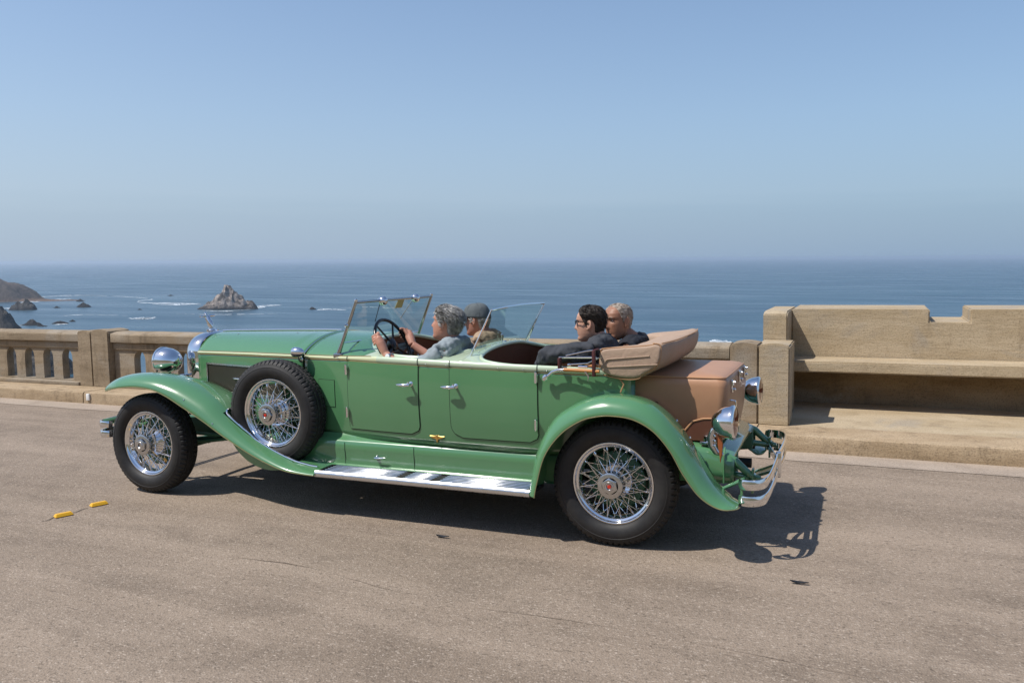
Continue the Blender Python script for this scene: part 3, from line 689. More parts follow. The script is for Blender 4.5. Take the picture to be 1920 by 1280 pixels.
# belt moulding: widening cream bead with pinstripes
def bead(x0, x1, hfun, off, zoff, nx=90):
    P = []
    for i in range(nx + 1):
        x = x0 + (x1 - x0) * i / nx; h = hfun(x) / 2; zc = zb(x) + zoff(x)
        P.append([(x, -(wd(x) + off * sin(pi * k / 8) - 0.004), zc - h * cos(pi * k / 8)) for k in range(9)])
    return grid(P)
hb = lambda x: lerp_tab([(0, 0.024), (1.3, 0.028), (1.75, 0.030), (2.1, 0.046), (4, 0.046)], x)
zo = lambda x: lerp_tab([(0, -0.006), (1.6, -0.008), (2.1, 0.002), (4, 0.002)], x)
pair('belt_moulding', bead(0.118, 1.335, hb, 0.012, zo, 50), 'cream', car)
pair('belt_moulding', bead(1.362, 2.05, hb, 0.013, zo, 30), 'cream', car)
pair('belt_rail', bead(2.05, 3.87, hb, 0.016, zo, 70), 'pale', car)
def pin(x0, x1, dz, n=60): return tube([(x, -(wd(x) + 0.0035), zb(x) + zo(x) + dz * hb(x)) for x in np.linspace(x0, x1, n)], 0.0022, 5)
for q_ in ((0.12, 1.335, -0.56), (0.12, 1.335, 0.56), (1.362, 3.87, -0.56), (1.362, 2.0, 0.56)): pair('pinstripe', pin(*q_), 'tan_line', car)
st = mesh('snap', lathe([(0, 0.005), (0.004, 0.0048), (0.007, 0.002), (0.0075, 0)], (0, 0, 0), (0, -1, 0), 8), 'nickel')
for x in (1.70, 2.46, 2.62, 2.80, 3.0, 3.18, 3.34): inst('snap', st, car, (x, -(wd(x) + 0.011), zb(x) - 0.006))
for k in range(9):
    y = -0.44 + 0.11 * k; x = 2.755; inst('snap', st, car, (x, y, deckz(x, y) + 0.004), (-pi / 2, 0, 0))
# hood side opening with mesh
def on_side(x, z, off=0): return side(x, z, off)
def side_frame(xa, xb, za, zt_, w, off): 
    return merge(side_patch(xa, xb, za, za + w, off, nx=6, nz=2), side_patch(xa, xb, zt_ - w, zt_, off, nx=6, nz=2), side_patch(xa, xa + w, za + w, zt_ - w, off, nx=2, nz=4), side_patch(xb - w, xb, za + w, zt_ - w, off, nx=2, nz=4))
vent = part('hood_vent', side_patch(0.235, 1.10, 0.775, 0.985, 0.0025), 'under', car)
vm = mat('vent_wire_mesh', (0.05, 0.045, 0.035), 0.5, 0.4); n_, l_, b_ = nt(vm); ck = n_.new('ShaderNodeTexChecker'); ck.inputs['Scale'].default_value = 260; l_.new(coords(vm), ck.inputs[0])
ck.inputs[1].default_value = (0.075, 0.065, 0.045, 1); ck.inputs[2].default_value = (0.015, 0.015, 0.012, 1); l_.new(ck.outputs[0], b_.inputs['Base Color'])
vent.data.materials.clear(); vent.data.materials.append(vm)
part('vent_frame', side_frame(0.222, 1.115, 0.762, 0.998, 0.013, 0.009), 'nickel', vent)
part('vent_handle', tube([(0.56, -(wd(0.56) + .012), 0.885), (0.58, -(wd(0.58) + .02), 0.887), (0.70, -(wd(0.7) + .02), 0.887)], 0.008, 8), 'nickel', vent)

# doors
def hinge(x, z, parent): 
    p = side(x, z); g1 = box(x - 0.011, x + 0.011, p[1] - 0.026, p[1] + 0.004, z - 0.034, z + 0.030, 0.006); g2 = lathe([(-0.038, 0.0), (-0.036, 0.008), (0.034, 0.009), (0.040, 0)], (x, p[1] - 0.022, z), (0, 0, 1), 10)
    return part('hinge', merge(g1, g2), 'chrome', parent)
def dhandle(x, z, tail, parent):
    y = side(x, z)[1]
    return part('door_handle', merge(lathe([(0, 0.017), (0.006, 0.017), (0.01, 0.009), (0.045, 0.008), (0.055, 0.012), (0.062, 0)], (x, y, z), (0, -1, 0), 14),
        tube([(x + tail * 0.012, y - 0.05, z - 0.004), (x - tail * 0.02, y - 0.056, z - 0.004), (x - tail * 0.06, y - 0.055, z - 0.004), (x - tail * 0.093, y - 0.050, z - 0.002)], [0.008, 0.0125, 0.012, 0.003], 10), 
        tube([(x, y - 0.048, z), (x + 0.001, y - 0.046, z + 0.018)], [0.005, 0.007], 8)), 'chrome', parent)
dt = lambda x: zb(x) - 0.024
for nm, xa, xb, za, rad, hx, hd in (('front_door', 1.787, 2.392, 0.592, (0.004, 0.07, 0, 0), 1.783, (2.338, 0.945, 1)), ('rear_door', 2.642, 3.272, 0.592, (0.085, 0.06, 0, 0), 3.268, (2.690, 0.945, 1))):
    d = part('door', side_patch(xa, xb, za, dt, 0.006, rad), 'green', car)
    part('door_seam', side_patch(xa - 0.0055, xb + 0.0055, za - 0.0055, dt, 0.0028, tuple(r + 0.0055 if r else 0 for r in rad), thick=0.003), 'seam', d)
    hinge(hx, 1.022, d); hinge(hx - 0.004, 0.712, d); dhandle(*hd, d)
for xs in (1.787, 2.392, 2.642, 3.272): part('rail_joint', tube([(xs, -(wd(xs) + 0.0145 * sin(pi * k / 8) + .001), zb(xs) + zo(xs) - hb(xs) / 2 * cos(pi * k / 8)) for k in range(9)], 0.0022, 5), 'seam', car)
# little access flap behind the spare
part('access_flap', side_patch(1.50, 1.655, 0.74, 0.935, 0.004), 'green', car); part('flap_seam', side_patch(1.497, 1.658, 0.737, 0.938, 0.0022, thick=0.003), 'seam', car)
# winged badge
bp = [(0, .018), (.02, .012), (.058, .012), (.045, -.002), (.02, -.008), (.008, -.012), (.004, -.034), (-.004, -.034), (-.008, -.012), (-.02, -.008), (-.045, -.002), (-.058, .012), (-.02, .012)]
by = side(2.523, 0.575)[1]
part('winged_badge', merge(soft(prism([(2.523 + a, 0.578 + b) for a, b in bp], by - 0.008, by + 0.002, 'xz'), 0.002, 1), lathe([(0, .012), (.006, .009), (.008, 0)], (2.523, by - 0.006, 0.585), (0, -1, 0), 12)), 'gold', car)

# splash apron, battery boxes, running board
def apron(y, s=1):
    P = []
    for x in np.linspace(1.0, 3.42, 60):
        P.append([(x, -0.575, 0.548), (x, -0.600, 0.522), (x, -0.628, 0.508), (x, -0.640, 0.494), (x, -0.642, 0.44), (x, -0.634, 0.37), (x, -0.640, 0.338), (x, -0.665, 0.330)])
    return grid(P)
pair('splash_apron', apron(0), 'green', car)
for x in (1.76, 2.33): part('apron_seam', tube([(x, -0.6415, 0.494), (x, -0.6435, 0.44), (x, -0.636, 0.37), (x, -0.640, 0.340)], 0.0018, 4), 'seam', car)
part('box_handle', merge(lathe([(0, .016), (.005, .015), (.018, .007), (.026, 0)], (2.03, -0.638, 0.402), (0, -1, 0), 12), tube([(2.02, -.662, .402), (2.05, -.668, .404), (2.11, -.662, .408)], [.005, .009, .002], 8)), 'chrome', car)
rb, rb_far = pair('running_board', box(1.64, 3.30, -0.858, -0.642, 0.300, 0.322, 0.004), 'matt', car)
rm = [(-0.845, 0.327), (-0.862, 0.331), (-0.872, 0.322), (-0.876, 0.305), (-0.872, 0.290), (-0.862, 0.283), (-0.845, 0.285)]
em = grid([[(x, y, z) for y, z in rm] for x in (1.655, 3.285)]); em[1].append(tuple(range(7))); em[1].append(tuple(range(7, 14))[::-1])
part('edge_moulding', em, 'brushed', rb); part('edge_moulding', mir(em), 'brushed', rb_far)
for (a, b) in ((1.69, 2.285), (2.345, 2.555), (2.615, 3.255)):
    for k in range(6):
        y = -0.826 + k * 0.0335
        part('tread_strip', tube([(a, y, 0.3215), (a + .006, y, 0.3225), (b - .006, y, 0.3225), (b, y, 0.3215)], [.004, .0068, .0068, .004], 10), 'strip', rb, angle=50)
for a in (1.672, 3.27): part('strip_clamp', box(a - .006, a + .006, -0.84, -0.645, 0.322, 0.330, .002), 'black', rb)

# front fender
SPX, SPZ, SPY = 1.190, 0.690, -0.665
FC = [(-0.425, 0.826), (-0.36, 0.876), (-0.24, 0.925), (-0.095, 0.949), (0.063, 0.954), (0.232, 0.938), (0.40, 0.895), (0.55, 0.835), (0.70, 0.757), (0.85, 0.648), (1.00, 0.548), (1.14, 0.472), (1.28, 0.408), (1.42, 0.360), (1.56, 0.336), (1.66, 0.330)]
FE = [(-0.405, 0.800), (-0.30, 0.820), (-0.229, 0.835), (-0.127, 0.852), (0.03, 0.862), (0.198, 0.846), (0.329, 0.804), (0.456, 0.744), (0.582, 0.682), (0.706, 0.618), (0.828, 0.550), (0.978, 0.474), (1.125, 0.406), (1.275, 0.350), (1.419, 0.312), (1.56, 0.301), (1.66, 0.298)]
def fender(C_, E_, yc, ye, yi, n, taper0, taper1, inner_drop, wellin=None):
    c = cr([(a, 0, b) for a, b in C_], n); e = cr([(a, 0, b) for a, b in E_], n)
    P = []
    for i in range(n):
        t = i / (n - 1); k = min(1, (t / taper0) ** 0.45) if taper0 and t < taper0 else (min(1, ((1 - t) / taper1) ** 0.5) if taper1 and t > 1 - taper1 else 1)
        yo = yc + (ye - yc) * (0.30 + 0.70 * k); yn = yc + (yi(t) - yc) * (0.30 + 0.70 * k)
        C, E = c[i], e[i]; row = []
        for q in np.linspace(0, 1, 12):      # crown to outer edge, quarter ellipse
            a = q * pi / 2; w = sin(a); d = 1 - cos(a)
            row.append((C.x + (E.x - C.x) * d, yc + (yo - yc) * w, C.z + (E.z - C.z) * d))
        idr = inner_drop(t); tg = (c[min(i + 1, n - 1)] - c[max(i - 1, 0)]).normalized(); nn = Vector((tg.z, 0, -tg.x)); nn = nn if nn.z < 0 else -nn
        inn = []
        for q in np.linspace(0, 1, 10)[1:]:
            a = q * pi / 2; d = (1 - cos(a)) * idr * (0.3 + 0.7 * k)
            inn.append((C.x + nn.x * d, yc + (yn - yc) * sin(a) if idr > 0.03 else yc + (yn - yc) * q, C.z + nn.z * d))
        P.append(inn[::-1] + row)
    return P
PF = fender(FC, FE, -0.715, -0.890, lambda t: lerp_tab([(0, -0.575), (0.25, -0.56), (0.4, -0.47), (0.55, -0.46), (0.8, -0.55), (1, -0.64)], t), 90, 0.16, 0, lambda t: lerp_tab([(0, 0.05), (0.25, 0.07), (0.42, 0.055), (0.6, 0.02), (1, 0.0)], t))
# the spare sits in a real trench in the fender
for r_i in PF:
    for k_, (x, y, z) in enumerate(r_i):
        if 0.80 < x < 1.585 and -0.772 < y < -0.560:
            zc = SPZ - sqrt(max(0, 0.408 ** 2 - (x - SPX) ** 2)); r_i[k_] = (x, y, min(z, zc))
ff = part('front_fender', grid(PF), 'green', car); mod(ff, 'SOLIDIFY', thickness=0.010, offset=-1)
part('fender_piping', tube([r[-1] for r in PF], 0.0032, 6), 'olive_line', ff)
ff2 = part('front_fender', mir(grid(PF)), 'green', car); mod(ff2, 'SOLIDIFY', thickness=0.010, offset=-1)
part('fender_piping', mir(tube([r[-1] for r in PF], 0.0032, 6)), 'olive_line', ff2)
for i, j in ((52, 18), (40, 17)):
    p = PF[i][j]; part('fender_bolt', lathe([(0, .006), (.004, .005), (.006, 0)], p, (-0.3, -0.5, 0.7), 8), 'chrome', ff)
# valance between fender and hood, with well wall behind the spare
val = []
for i in range(26, 90):
    q = PF[i][0]; x = q[0]; top = lerp_tab([(0.3, 0.90), (0.6, 0.80), (0.9, 0.70), (1.2, 0.62), (1.66, 0.545)], x); w = wd(max(x, 0.05)) * 0.97
    val.append([tuple(q), (x, (q[1] * 0.5 - w * 0.5), q[2] - 0.012), (x, -w + 0.01, min(q[2] - 0.03, 2))])
pair('hood_valance', grid(val), 'green', car, 0.006)
# spare wheel well bowl below the fender
SPX, SPZ, SPY = 1.190, 0.690, -0.665
bowl = []
for i in range(25):
    a = radians(232 + 58 * i / 24); row = []
    for j in range(9):
        u = j / 8 * 2 - 1; r = 0.415 - 0.030 * u * u * (1); row.append((SPX + r * cos(a), SPY + 0.10 * u, SPZ + r * sin(a)))
    bowl.append([(SPX + 0.33 * cos(a), SPY - 0.105, SPZ + 0.33 * sin(a))] + row + [(SPX + 0.33 * cos(a), SPY + 0.105, SPZ + 0.33 * sin(a))])
pair('spare_well', grid(bowl), 'green', car, 0.004)
# chrome lip where the fender is cut for the spare
lipx = [(0.842, 0.715), (0.85, 0.690), (0.88, 0.664), (0.98, 0.598), (1.10, 0.524), (1.22, 0.456), (1.34, 0.404), (1.46, 0.367), (1.56, 0.347)]
def fz(x, y):
    best = None
    for r in PF:
        for p in r:
            d = (p[0] - x) ** 2 + (p[1] - y) ** 2
            if best is None or d < best[0]: best = (d, p[2])
    return best[1]
lp = [Vector((x, -0.788 + (0.03 if i < 2 else 0), 0)) for i, (x, z) in enumerate(lipx)]
lip = [(0.785, -0.70, fz(0.785, -0.70) + .008), (0.790, -0.745, fz(0.790, -0.745) + .007), (0.815, -0.774, fz(0.815, -0.788) + .007)] + [(x, -0.782, fz(x, -0.788) + .007) for x in np.linspace(0.87, 1.62, 16)]
part('well_trim', tube([tuple(p) for p in cr(lip, 50)], 0.0085, 8), 'chrome', ff)

# rear fender
RC = [(3.262, 0.300), (3.275, 0.381), (3.318, 0.575), (3.425, 0.777), (3.575, 0.887), (3.713, 0.938), (3.825, 0.950), (3.987, 0.928), (4.120, 0.852), (4.240, 0.720), (4.325, 0.585), (4.412, 0.451), (4.490, 0.372), (4.560, 0.338)]
RE = [(3.330, 0.296), (3.352, 0.400), (3.405, 0.570), (3.510, 0.710), (3.640, 0.800), (3.745, 0.832), (3.835, 0.840), (3.960, 0.826), (4.080, 0.765), (4.180, 0.655), (4.258, 0.520), (4.350, 0.400), (4.455, 0.338), (4.568, 0.330)]
PR = fender(RC, RE, -0.775, -0.905, lambda t: lerp_tab([(0, -0.655), (0.2, -0.60), (0.75, -0.57), (1, -0.62)], t), 90, 0, 0.05, lambda t: lerp_tab([(0, 0.03), (0.2, 0.04), (0.8, 0.05), (1, 0.02)], t))
rfn = part('rear_fender', grid(PR), 'green', car); mod(rfn, 'SOLIDIFY', thickness=0.010, offset=-1); mod(rfn, 'SUBSURF', levels=1, render_levels=1)
part('fender_piping', tube([r[-1] for r in PR], 0.0032, 6), 'olive_line', rfn)
r2 = part('rear_fender', mir(grid(PR)), 'green', car); mod(r2, 'SOLIDIFY', thickness=0.010, offset=-1)
part('fender_piping', mir(tube([r[-1] for r in PR], 0.0032, 6)), 'olive_line', r2)
for i in (10, 17, 24, 58, 63): part('fender_bolt', lathe([(0, .008), (.005, .007), (.009, 0)], PR[i][5], (-0.6 if i < 30 else .6, -0.3, 0.6), 8), 'chrome', rfn)
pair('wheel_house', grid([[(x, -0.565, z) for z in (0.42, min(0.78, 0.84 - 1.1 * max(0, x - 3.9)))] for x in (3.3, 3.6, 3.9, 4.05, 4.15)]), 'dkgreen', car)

# ---- wheels
def build_wheel_meshes():
    d = {}
    pr = [(-0.040, 0.236), (-0.046, 0.252), (-0.056, 0.2585), (-0.066, 0.264), (-0.077, 0.276), (-0.0865, 0.300), (-0.0885, 0.322), (-0.0855, 0.338), (-0.0845, 0.3405), (-0.0862, 0.343), (-0.0855, 0.346), (-0.0815, 0.352), (-0.0785, 0.358), (-0.0755, 0.3655), (-0.072, 0.372), (-0.066, 0.381), (-0.058, 0.3875), (-0.044, 0.3915), (-0.038, 0.3922), (-0.036, 0.386), (-0.030, 0.386), (-0.028, 0.3930), (-0.012, 0.3945), (-0.010, 0.388), (-0.003, 0.388), (0, 0.3946)]
    pr = pr + [(-a * 1.22, b) for a, b in pr[::-1][1:]]
    N = 384; P = []
    for k in range(N):
        a = 2 * pi * k / N; gap = (k % 6) in (0, 1); row = []
        for (y, r) in pr:
            ay = abs(y); dr = 0.0
            if 0.042 < ay < 0.0735 and r > 0.34 and gap: dr = -0.009 * (1 if ay > 0.056 else 0.8)
            if 0.012 < ay < 0.044 and r > 0.34 and (k + (3 if y > 0 else 0) + int(ay * 90)) % 6 in (0,): dr = -0.006
            row.append(((r + dr) * cos(a), y, (r + dr) * sin(a)))
        P.append(row)
    d['tyre'] = mesh('tyre', grid(P, True), 'rubber', True, 28)
    rim = [(-0.044, 0.2500), (-0.052, 0.2565), (-0.0585, 0.2555), (-0.060, 0.2505), (-0.057, 0.2455), (-0.049, 0.2415), (-0.045, 0.2385), (-0.0425, 0.231), (-0.040, 0.2275), (-0.034, 0.2245), (-0.022, 0.2225), (-0.012, 0.215), (0.012, 0.215), (0.030, 0.222), (0.042, 0.235), (0.046, 0.2545)]
    d['rim'] = mesh('rim', lathe(rim, n=96), 'chrome', True, 60)
    hub = [(0.045, 0.05), (0.045, 0.108), (0.030, 0.113), (0.010, 0.112), (-0.004, 0.100), (-0.018, 0.082), (-0.04, 0.066), (-0.075, 0.060), (-0.090, 0.064), (-0.100, 0.068), (-0.102, 0.060)]
    d['hub'] = mesh('hub', lathe(hub, n=48), 'chrome', True, 40)
    V1 = lathe([(-0.098, 0.070), (-0.100, 0.0775), (-0.104, 0.080), (-0.118, 0.079), (-0.121, 0.072), (-0.1225, 0.052)], n=48)
    V2 = lathe([(-0.121, 0.053), (-0.136, 0.051), (-0.1385, 0.046), (-0.1385, 0.030), (-0.134, 0.026), (-0.134, 0.0)], n=6)
    d['cap'] = mesh('hub_cap', merge(V1, V2, lathe([(-0.1385, 0.030), (-0.1425, 0.027), (-0.1425, 0.020), (-0.139, 0.017)], n=24)), 'nickel', True, 30)
    d['red'] = mesh('red_emblem', lathe([(-0.134, 0.0125), (-0.140, 0.0125), (-0.141, 0)], n=6), 'red', False)
    dr = [(0.030, 0.0), (0.030, 0.165), (0.036, 0.178), (0.040, 0.183), (0.085, 0.186), (0.088, 0.196), (0.094, 0.196), (0.094, 0.0)]
    d['drum'] = mesh('brake_drum', lathe(dr, n=48), 'dkdrum', True, 30)
    def spoke(y0, r0, y1, r1, tw):
        a = Vector((r0 * cos(0), y0, r0 * sin(0))); b = Vector((r1 * cos(tw), y1, r1 * sin(tw))); return tube([a, a.lerp(b, 0.86), a.lerp(b, 0.88), b], [0.0026, 0.0026, 0.0044, 0.0044], 6)
    d['sp'] = [mesh('spoke', spoke(-0.092, 0.060, -0.030, 0.222, 0.30), 'chrome'), mesh('spoke', spoke(-0.088, 0.060, -0.024, 0.221, -0.30), 'chrome'),
               mesh('spoke', spoke(0.005, 0.104, -0.006, 0.217, 0.62), 'chrome'), mesh('spoke', spoke(0.022, 0.108, 0.006, 0.217, -0.62), 'chrome')]
    d['tag'] = mesh('balance_weight', box(0.17, 0.205, -0.026, -0.018, -0.012, 0.012, 0.003), 'gold')
    return d
M['dkdrum'] = mat('green_drum', (0.045, 0.14, 0.075), 0.45)
WM = build_wheel_meshes()
def wheel(name, c, flip=False, spin=0.0, steer=0.0, drum=True, tag=False, red=True):
    o = bpy.data.objects.new(name, WM['rim']); COL.objects.link(o); o.parent = car; o.location = Vector(c) - ORG[car]; o.rotation_mode = 'ZYX'
    o.rotation_euler = (0, spin, (pi if flip else 0) + steer); ORG[o] = Vector((0, 0, 0))
    def ch(n, me, rot=0.0):
        q = bpy.data.objects.new(n, me); COL.objects.link(q); q.parent = o; q.rotation_euler = (0, rot, 0); return q
    ch('tyre', WM['tyre']); ch('hub', WM['hub']); ch('hub_cap', WM['cap'], 0.3)
    if red: ch('red_emblem', WM['red'])
    if drum: ch('brake_drum', WM['drum'])
    if tag: ch('balance_weight', WM['tag'], 0.4)
    for k in range(16): ch('spoke', WM['sp'][0], 2 * pi * k / 16); ch('spoke', WM['sp'][1], 2 * pi * (k + 0.5) / 16)
    for k in range(18): ch('spoke', WM['sp'][2], 2 * pi * k / 18); ch('spoke', WM['sp'][3], 2 * pi * (k + 0.5) / 18)
    return o
TRK = -0.712
wheel('front_wheel', (0, TRK, RT_), spin=0.35, steer=-0.024, tag=True, red=False)
wheel('rear_wheel', (W_B, TRK, RT_), spin=0.1)
wheel('front_wheel', (0, -TRK, RT_), flip=True); wheel('rear_wheel', (W_B, -TRK, RT_), flip=True)
sw_ = wheel('spare_wheel', (SPX, SPY, SPZ), spin=0.8, drum=False)
part('spare_clamp', lathe([(0.10, 0.04), (0.0, 0.05), (-0.02, 0.10), (-0.03, 0.10)], (SPX, SPY - 0.0, SPZ), (0, 1, 0), 24), 'chrome', car)
#==SPLIT==
# ---- radiator shell, mascot, lamps
def rad_outline(k, n, hw, zt, zbm, e=2.7):
    # k 0..n from bottom near side over the top to bottom far side
    a = -cos(pi * k / n)
    return a
def shell_ring(x, hw, zt, zlow, n=48):
    pts = [(x, -hw, zlow + (1.02 - zlow) * i / 10) for i in range(10)]
    for k in range(n + 1):
        a = pi * k / n; cc, ss = -cos(a), sin(a)
        y = hw * (abs(cc) ** (2 / 2.7)) * (1 if cc > 0 else -1); z = 1.02 + (zt - 1.02) * (abs(ss) ** (2 / 2.7)); pts.append((x, y, z))
    return pts + [(x, hw, zlow + (1.02 - zlow) * (9 - i) / 10) for i in range(10)]
rings = [shell_ring(0.120, 0.300, 1.222, 0.60), shell_ring(0.112, 0.305, 1.230, 0.60), shell_ring(0.03, 0.303, 1.232, 0.60), shell_ring(-0.01, 0.296, 1.226, 0.605), shell_ring(-0.03, 0.282, 1.212, 0.61), shell_ring(-0.036, 0.265, 1.194, 0.62), shell_ring(-0.025, 0.252, 1.180, 0.63), shell_ring(0.0, 0.247, 1.175, 0.635)]
rad = part('radiator_shell', grid(rings), 'chrome', car, angle=60)
part('radiator_core', grid([[(0.0 , y, z) for z in (0.62, 0.9, 1.15)] for y in (-0.25, 0, 0.25)]), 'black', rad)
for k in range(17): y = -0.232 + 0.029 * k; part('shutter', box(-0.016, -0.002, y - 0.005, y + 0.005, 0.63, 1.02 + 0.145 * (1 - (abs(y) / 0.25) ** 2.7) ** 0.4), 'chrome', rad)
part('radiator_cap', merge(lathe([(0, 0.045), (0.008, 0.045), (0.014, 0.036), (0.022, 0.030), (0.03, 0.030), (0.034, 0.018), (0.036, 0)], (-0.005, 0, 1.226), (0, 0, 1), 20), tube([(-0.005, -0.055, 1.240), (-0.005, 0.055, 1.240)], 0.008, 8), tube([(-0.06, 0, 1.238), (0.06, 0, 1.236)], 0.008, 8)), 'chrome', rad)
# mascot: a figure leaning forward, arms spread
mc = merge(tube([(-0.005, 0, 1.258), (-0.018, 0, 1.285), (-0.032, 0, 1.315), (-0.046, 0, 1.345), (-0.058, 0, 1.362), (-0.062, 0, 1.372)], [0.013, 0.026, 0.022, 0.024, 0.014, 0.010], 10), lathe([(-.013, 0), (-.009, .010), (0, .0135), (.009, .010), (.013, 0)], (-0.068, 0, 1.380), (0, 0, 1), 12),
    tube([(-0.05, 0, 1.352), (-0.052, -0.03, 1.362), (-0.060, -0.075, 1.358)], [0.012, 0.010, 0.007], 8), tube([(-0.05, 0, 1.352), (-0.048, 0.03, 1.362), (-0.048, 0.085, 1.360)], [0.012, 0.010, 0.007], 8), tube([(-0.035, 0, 1.335), (-0.01, 0, 1.32), (0.01, 0, 1.285)], [0.014, 0.012, 0.004], 8, flat=0.5))
part('mascot', mc, 'chrome', rad)
def headlamp(s):
    y = 0.415 * s; x = -0.10; z = 1.008
    prof = [(-0.085, 0.0), (-0.083, 0.04), (-0.078, 0.08), (-0.072, 0.098), (-0.072, 0.112), (-0.064, 0.119), (-0.050, 0.120), (-0.046, 0.114), (-0.02, 0.113), (0.02, 0.108), (0.055, 0.095), (0.085, 0.072), (0.105, 0.045), (0.114, 0.02), (0.116, 0)]
    h = part('headlamp', lathe(prof, (x, y, z), (1, 0, 0), 56), 'chrome', car)
    part('lens', lathe([(-0.0865, 0), (-0.086, 0.05), (-0.082, 0.09), (-0.075, 0.110)], (x, y, z), (1, 0, 0), 40), 'clear', h)
    part('lamp_post', merge(tube([(x, y, z - 0.105), (x + 0.01, y, z - 0.16), (x + 0.02, y * 0.97, z - 0.30), (x + 0.05, y * .92, z - .45)], [0.03, 0.022, 0.018, 0.018], 10), tube([(x, y, z - 0.13), (x, 0, z - 0.15)], 0.012, 8)), 'chrome', h)
headlamp(-1); headlamp(1)
def cowllamp(s):
    x, y, z = 1.352, -0.595 * s, 1.135
    prof = [(-0.052, 0), (-0.050, 0.030), (-0.044, 0.036), (-0.034, 0.038), (-0.005, 0.037), (0.025, 0.029), (0.045, 0.014), (0.050, 0)]
    c = part('cowl_lamp', lathe(prof, (x, y, z), (1, 0, 0), 32), 'chrome', car)
    part('lamp_foot', merge(tube([(x, y, z - 0.03), (x, y * 0.985, z - 0.055), (x, y * 0.95, z - 0.06)], [0.010, 0.012, 0.016], 10), lathe([(0, .02), (.006, .019), (.012, .01)], (x, y * .955, z - .06), (0, -s, 0), 12)), 'chrome', c)
cowllamp(1); cowllamp(-1)

# ---- windscreen
def wpt(t, y): return Vector((1.690 + (1.850 - 1.690) * t, y, 1.13 + (1.508 - 1.13) * t))
def wpost(s): return tube([wpt(-0.02, s * 0.575), wpt(0.18, s * 0.572), wpt(1.0, s * 0.570)], [0.018, 0.0140, 0.0115], 10)
def wfoot(s): return box(1.655, 1.725, min(s * .597, s * .560), max(s * .597, s * .560), 1.098, 1.135, 0.010)
ws = part('windscreen_frame', merge(wpost(-1), wfoot(-1), tube([wpt(0.985, -0.57), wpt(0.985, 0.57)], 0.0105, 10), wpost(1), wfoot(1)), 'chrome_darkened', car)
part('glass_pane', grid([[wpt(t, y) for y in (-0.558, 0.558)] for t in (0.20, 0.97)]), 'glass', ws)
part('bottom_rail', tube([wpt(0.20, -0.56), wpt(0.195, 0), wpt(0.20, 0.56)], 0.006, 8), 'chrome', ws)
for s in (-0.57, 0.57): part('finial', lathe([(0, .010), (.008, .013), (.018, .010), (.024, 0)], wpt(1.0, s), (0.3, 0, 1), 12), 'chrome', ws)
part('ratchet_knob', lathe([(0, .012), (.01, .014), (.022, .008)], wpt(0.55, -0.585), (0, -1, 0), 12), 'chrome', ws)
for y in (-0.215, 0.285):
    p = wpt(0.975, y)
    w = part('wiper_motor', merge(lathe([(-.030, 0), (-.027, .026), (-.014, .035), (.015, .034), (.030, .024), (.038, 0)], p + Vector((0.012, 0, 0.0)), (1, 0.3, 0.2), 20), tube([p + Vector((-.01, -.04, .01)), p + Vector((0, .05, -.006))], .007, 8), tube([p + Vector((0.01, .03, -.015)), p + Vector((0.012, .06, -.018))], .006, 6)), 'chrome', ws)
    dy = 0.03 if y < 0 else -0.09
    part('wiper_arm', tube([p + Vector((-.012, 0, -.01)), wpt(0.55, y + dy) + Vector((-.014, 0, 0))], .0028, 6), 'black', w)
sp_ = [wpt(0.965, 0.02), wpt(0.965, 0.115), wpt(0.80, 0.115), wpt(0.80, 0.01)]
o_ = Vector((0.006, 0, -0.002))
V = [tuple(p + o_) for p in sp_] + [tuple(p + o_ * 1.4) for p in sp_]
part('window_sticker', (V, [(0, 1, 2, 3), (7, 6, 5, 4), (0, 4, 5, 1), (1, 5, 6, 2), (2, 6, 7, 3), (3, 7, 4, 0)]), mat('yellowed_paper', (0.50, 0.40, 0.15), 0.7), ws, False)

# ---- rear (tonneau) windscreen
def rpt(t, y): return Vector((2.722 + 0.162 * t, y, 1.135 + (1.445 + 0.012 * (1 - (y / 0.52) ** 2) - 1.135) * t))
rw = part('rear_windscreen_frame', merge(tube([rpt(0, -0.50), rpt(1, -0.505)], [0.008, 0.006], 8), tube([rpt(1, y) for y in np.linspace(-0.505, 0.515, 12)], 0.0075, 8), tube([rpt(0, 0.50), rpt(1, 0.515)], 0.0055, 8)), 'chrome', car)
part('glass_pane', grid([[rpt(t, y * (0.98)) for y in np.linspace(-0.51, 0.515, 9)] for t in (0.03, 0.985)]), 'glass', rw)
wingp = [rpt(0.03, -0.02) + Vector((0.01, 0, 0.0)), rpt(0.9, -0.30) + Vector((0.20, 0, 0.0)), rpt(0.93, -0.30) + Vector((0.01, 0, 0)), rpt(0.03, 0.22) + Vector((0.20, 0, 0))]
part('glass_clamp', merge(tube([rpt(0.12, -0.06) + Vector((.02, 0, 0)), rpt(0.34, -0.13) + Vector((.02, 0, 0))], .004, 6), lathe([(-.01, .008), (0, .013), (.01, .008)], rpt(0.15, 0.0) + Vector((.02, 0, 0)), (1, 0, 0), 12), lathe([(-.01, .005), (0, .010), (.01, .005)], rpt(0.35, -0.13) + Vector((.02, 0, 0)), (1, 0, 0), 12)), 'chrome', rw)
part('folding_wing', grid([[rpt(0.05, 0.50) + Vector((0.01, 0, 0)), rpt(0.97, 0.50) + Vector((0.005, 0, 0))], [rpt(0.05, 0.22) + Vector((0.13, 0, 0.02)), rpt(0.93, 0.05) + Vector((0.17, 0, 0.0))]]), 'glass', rw)

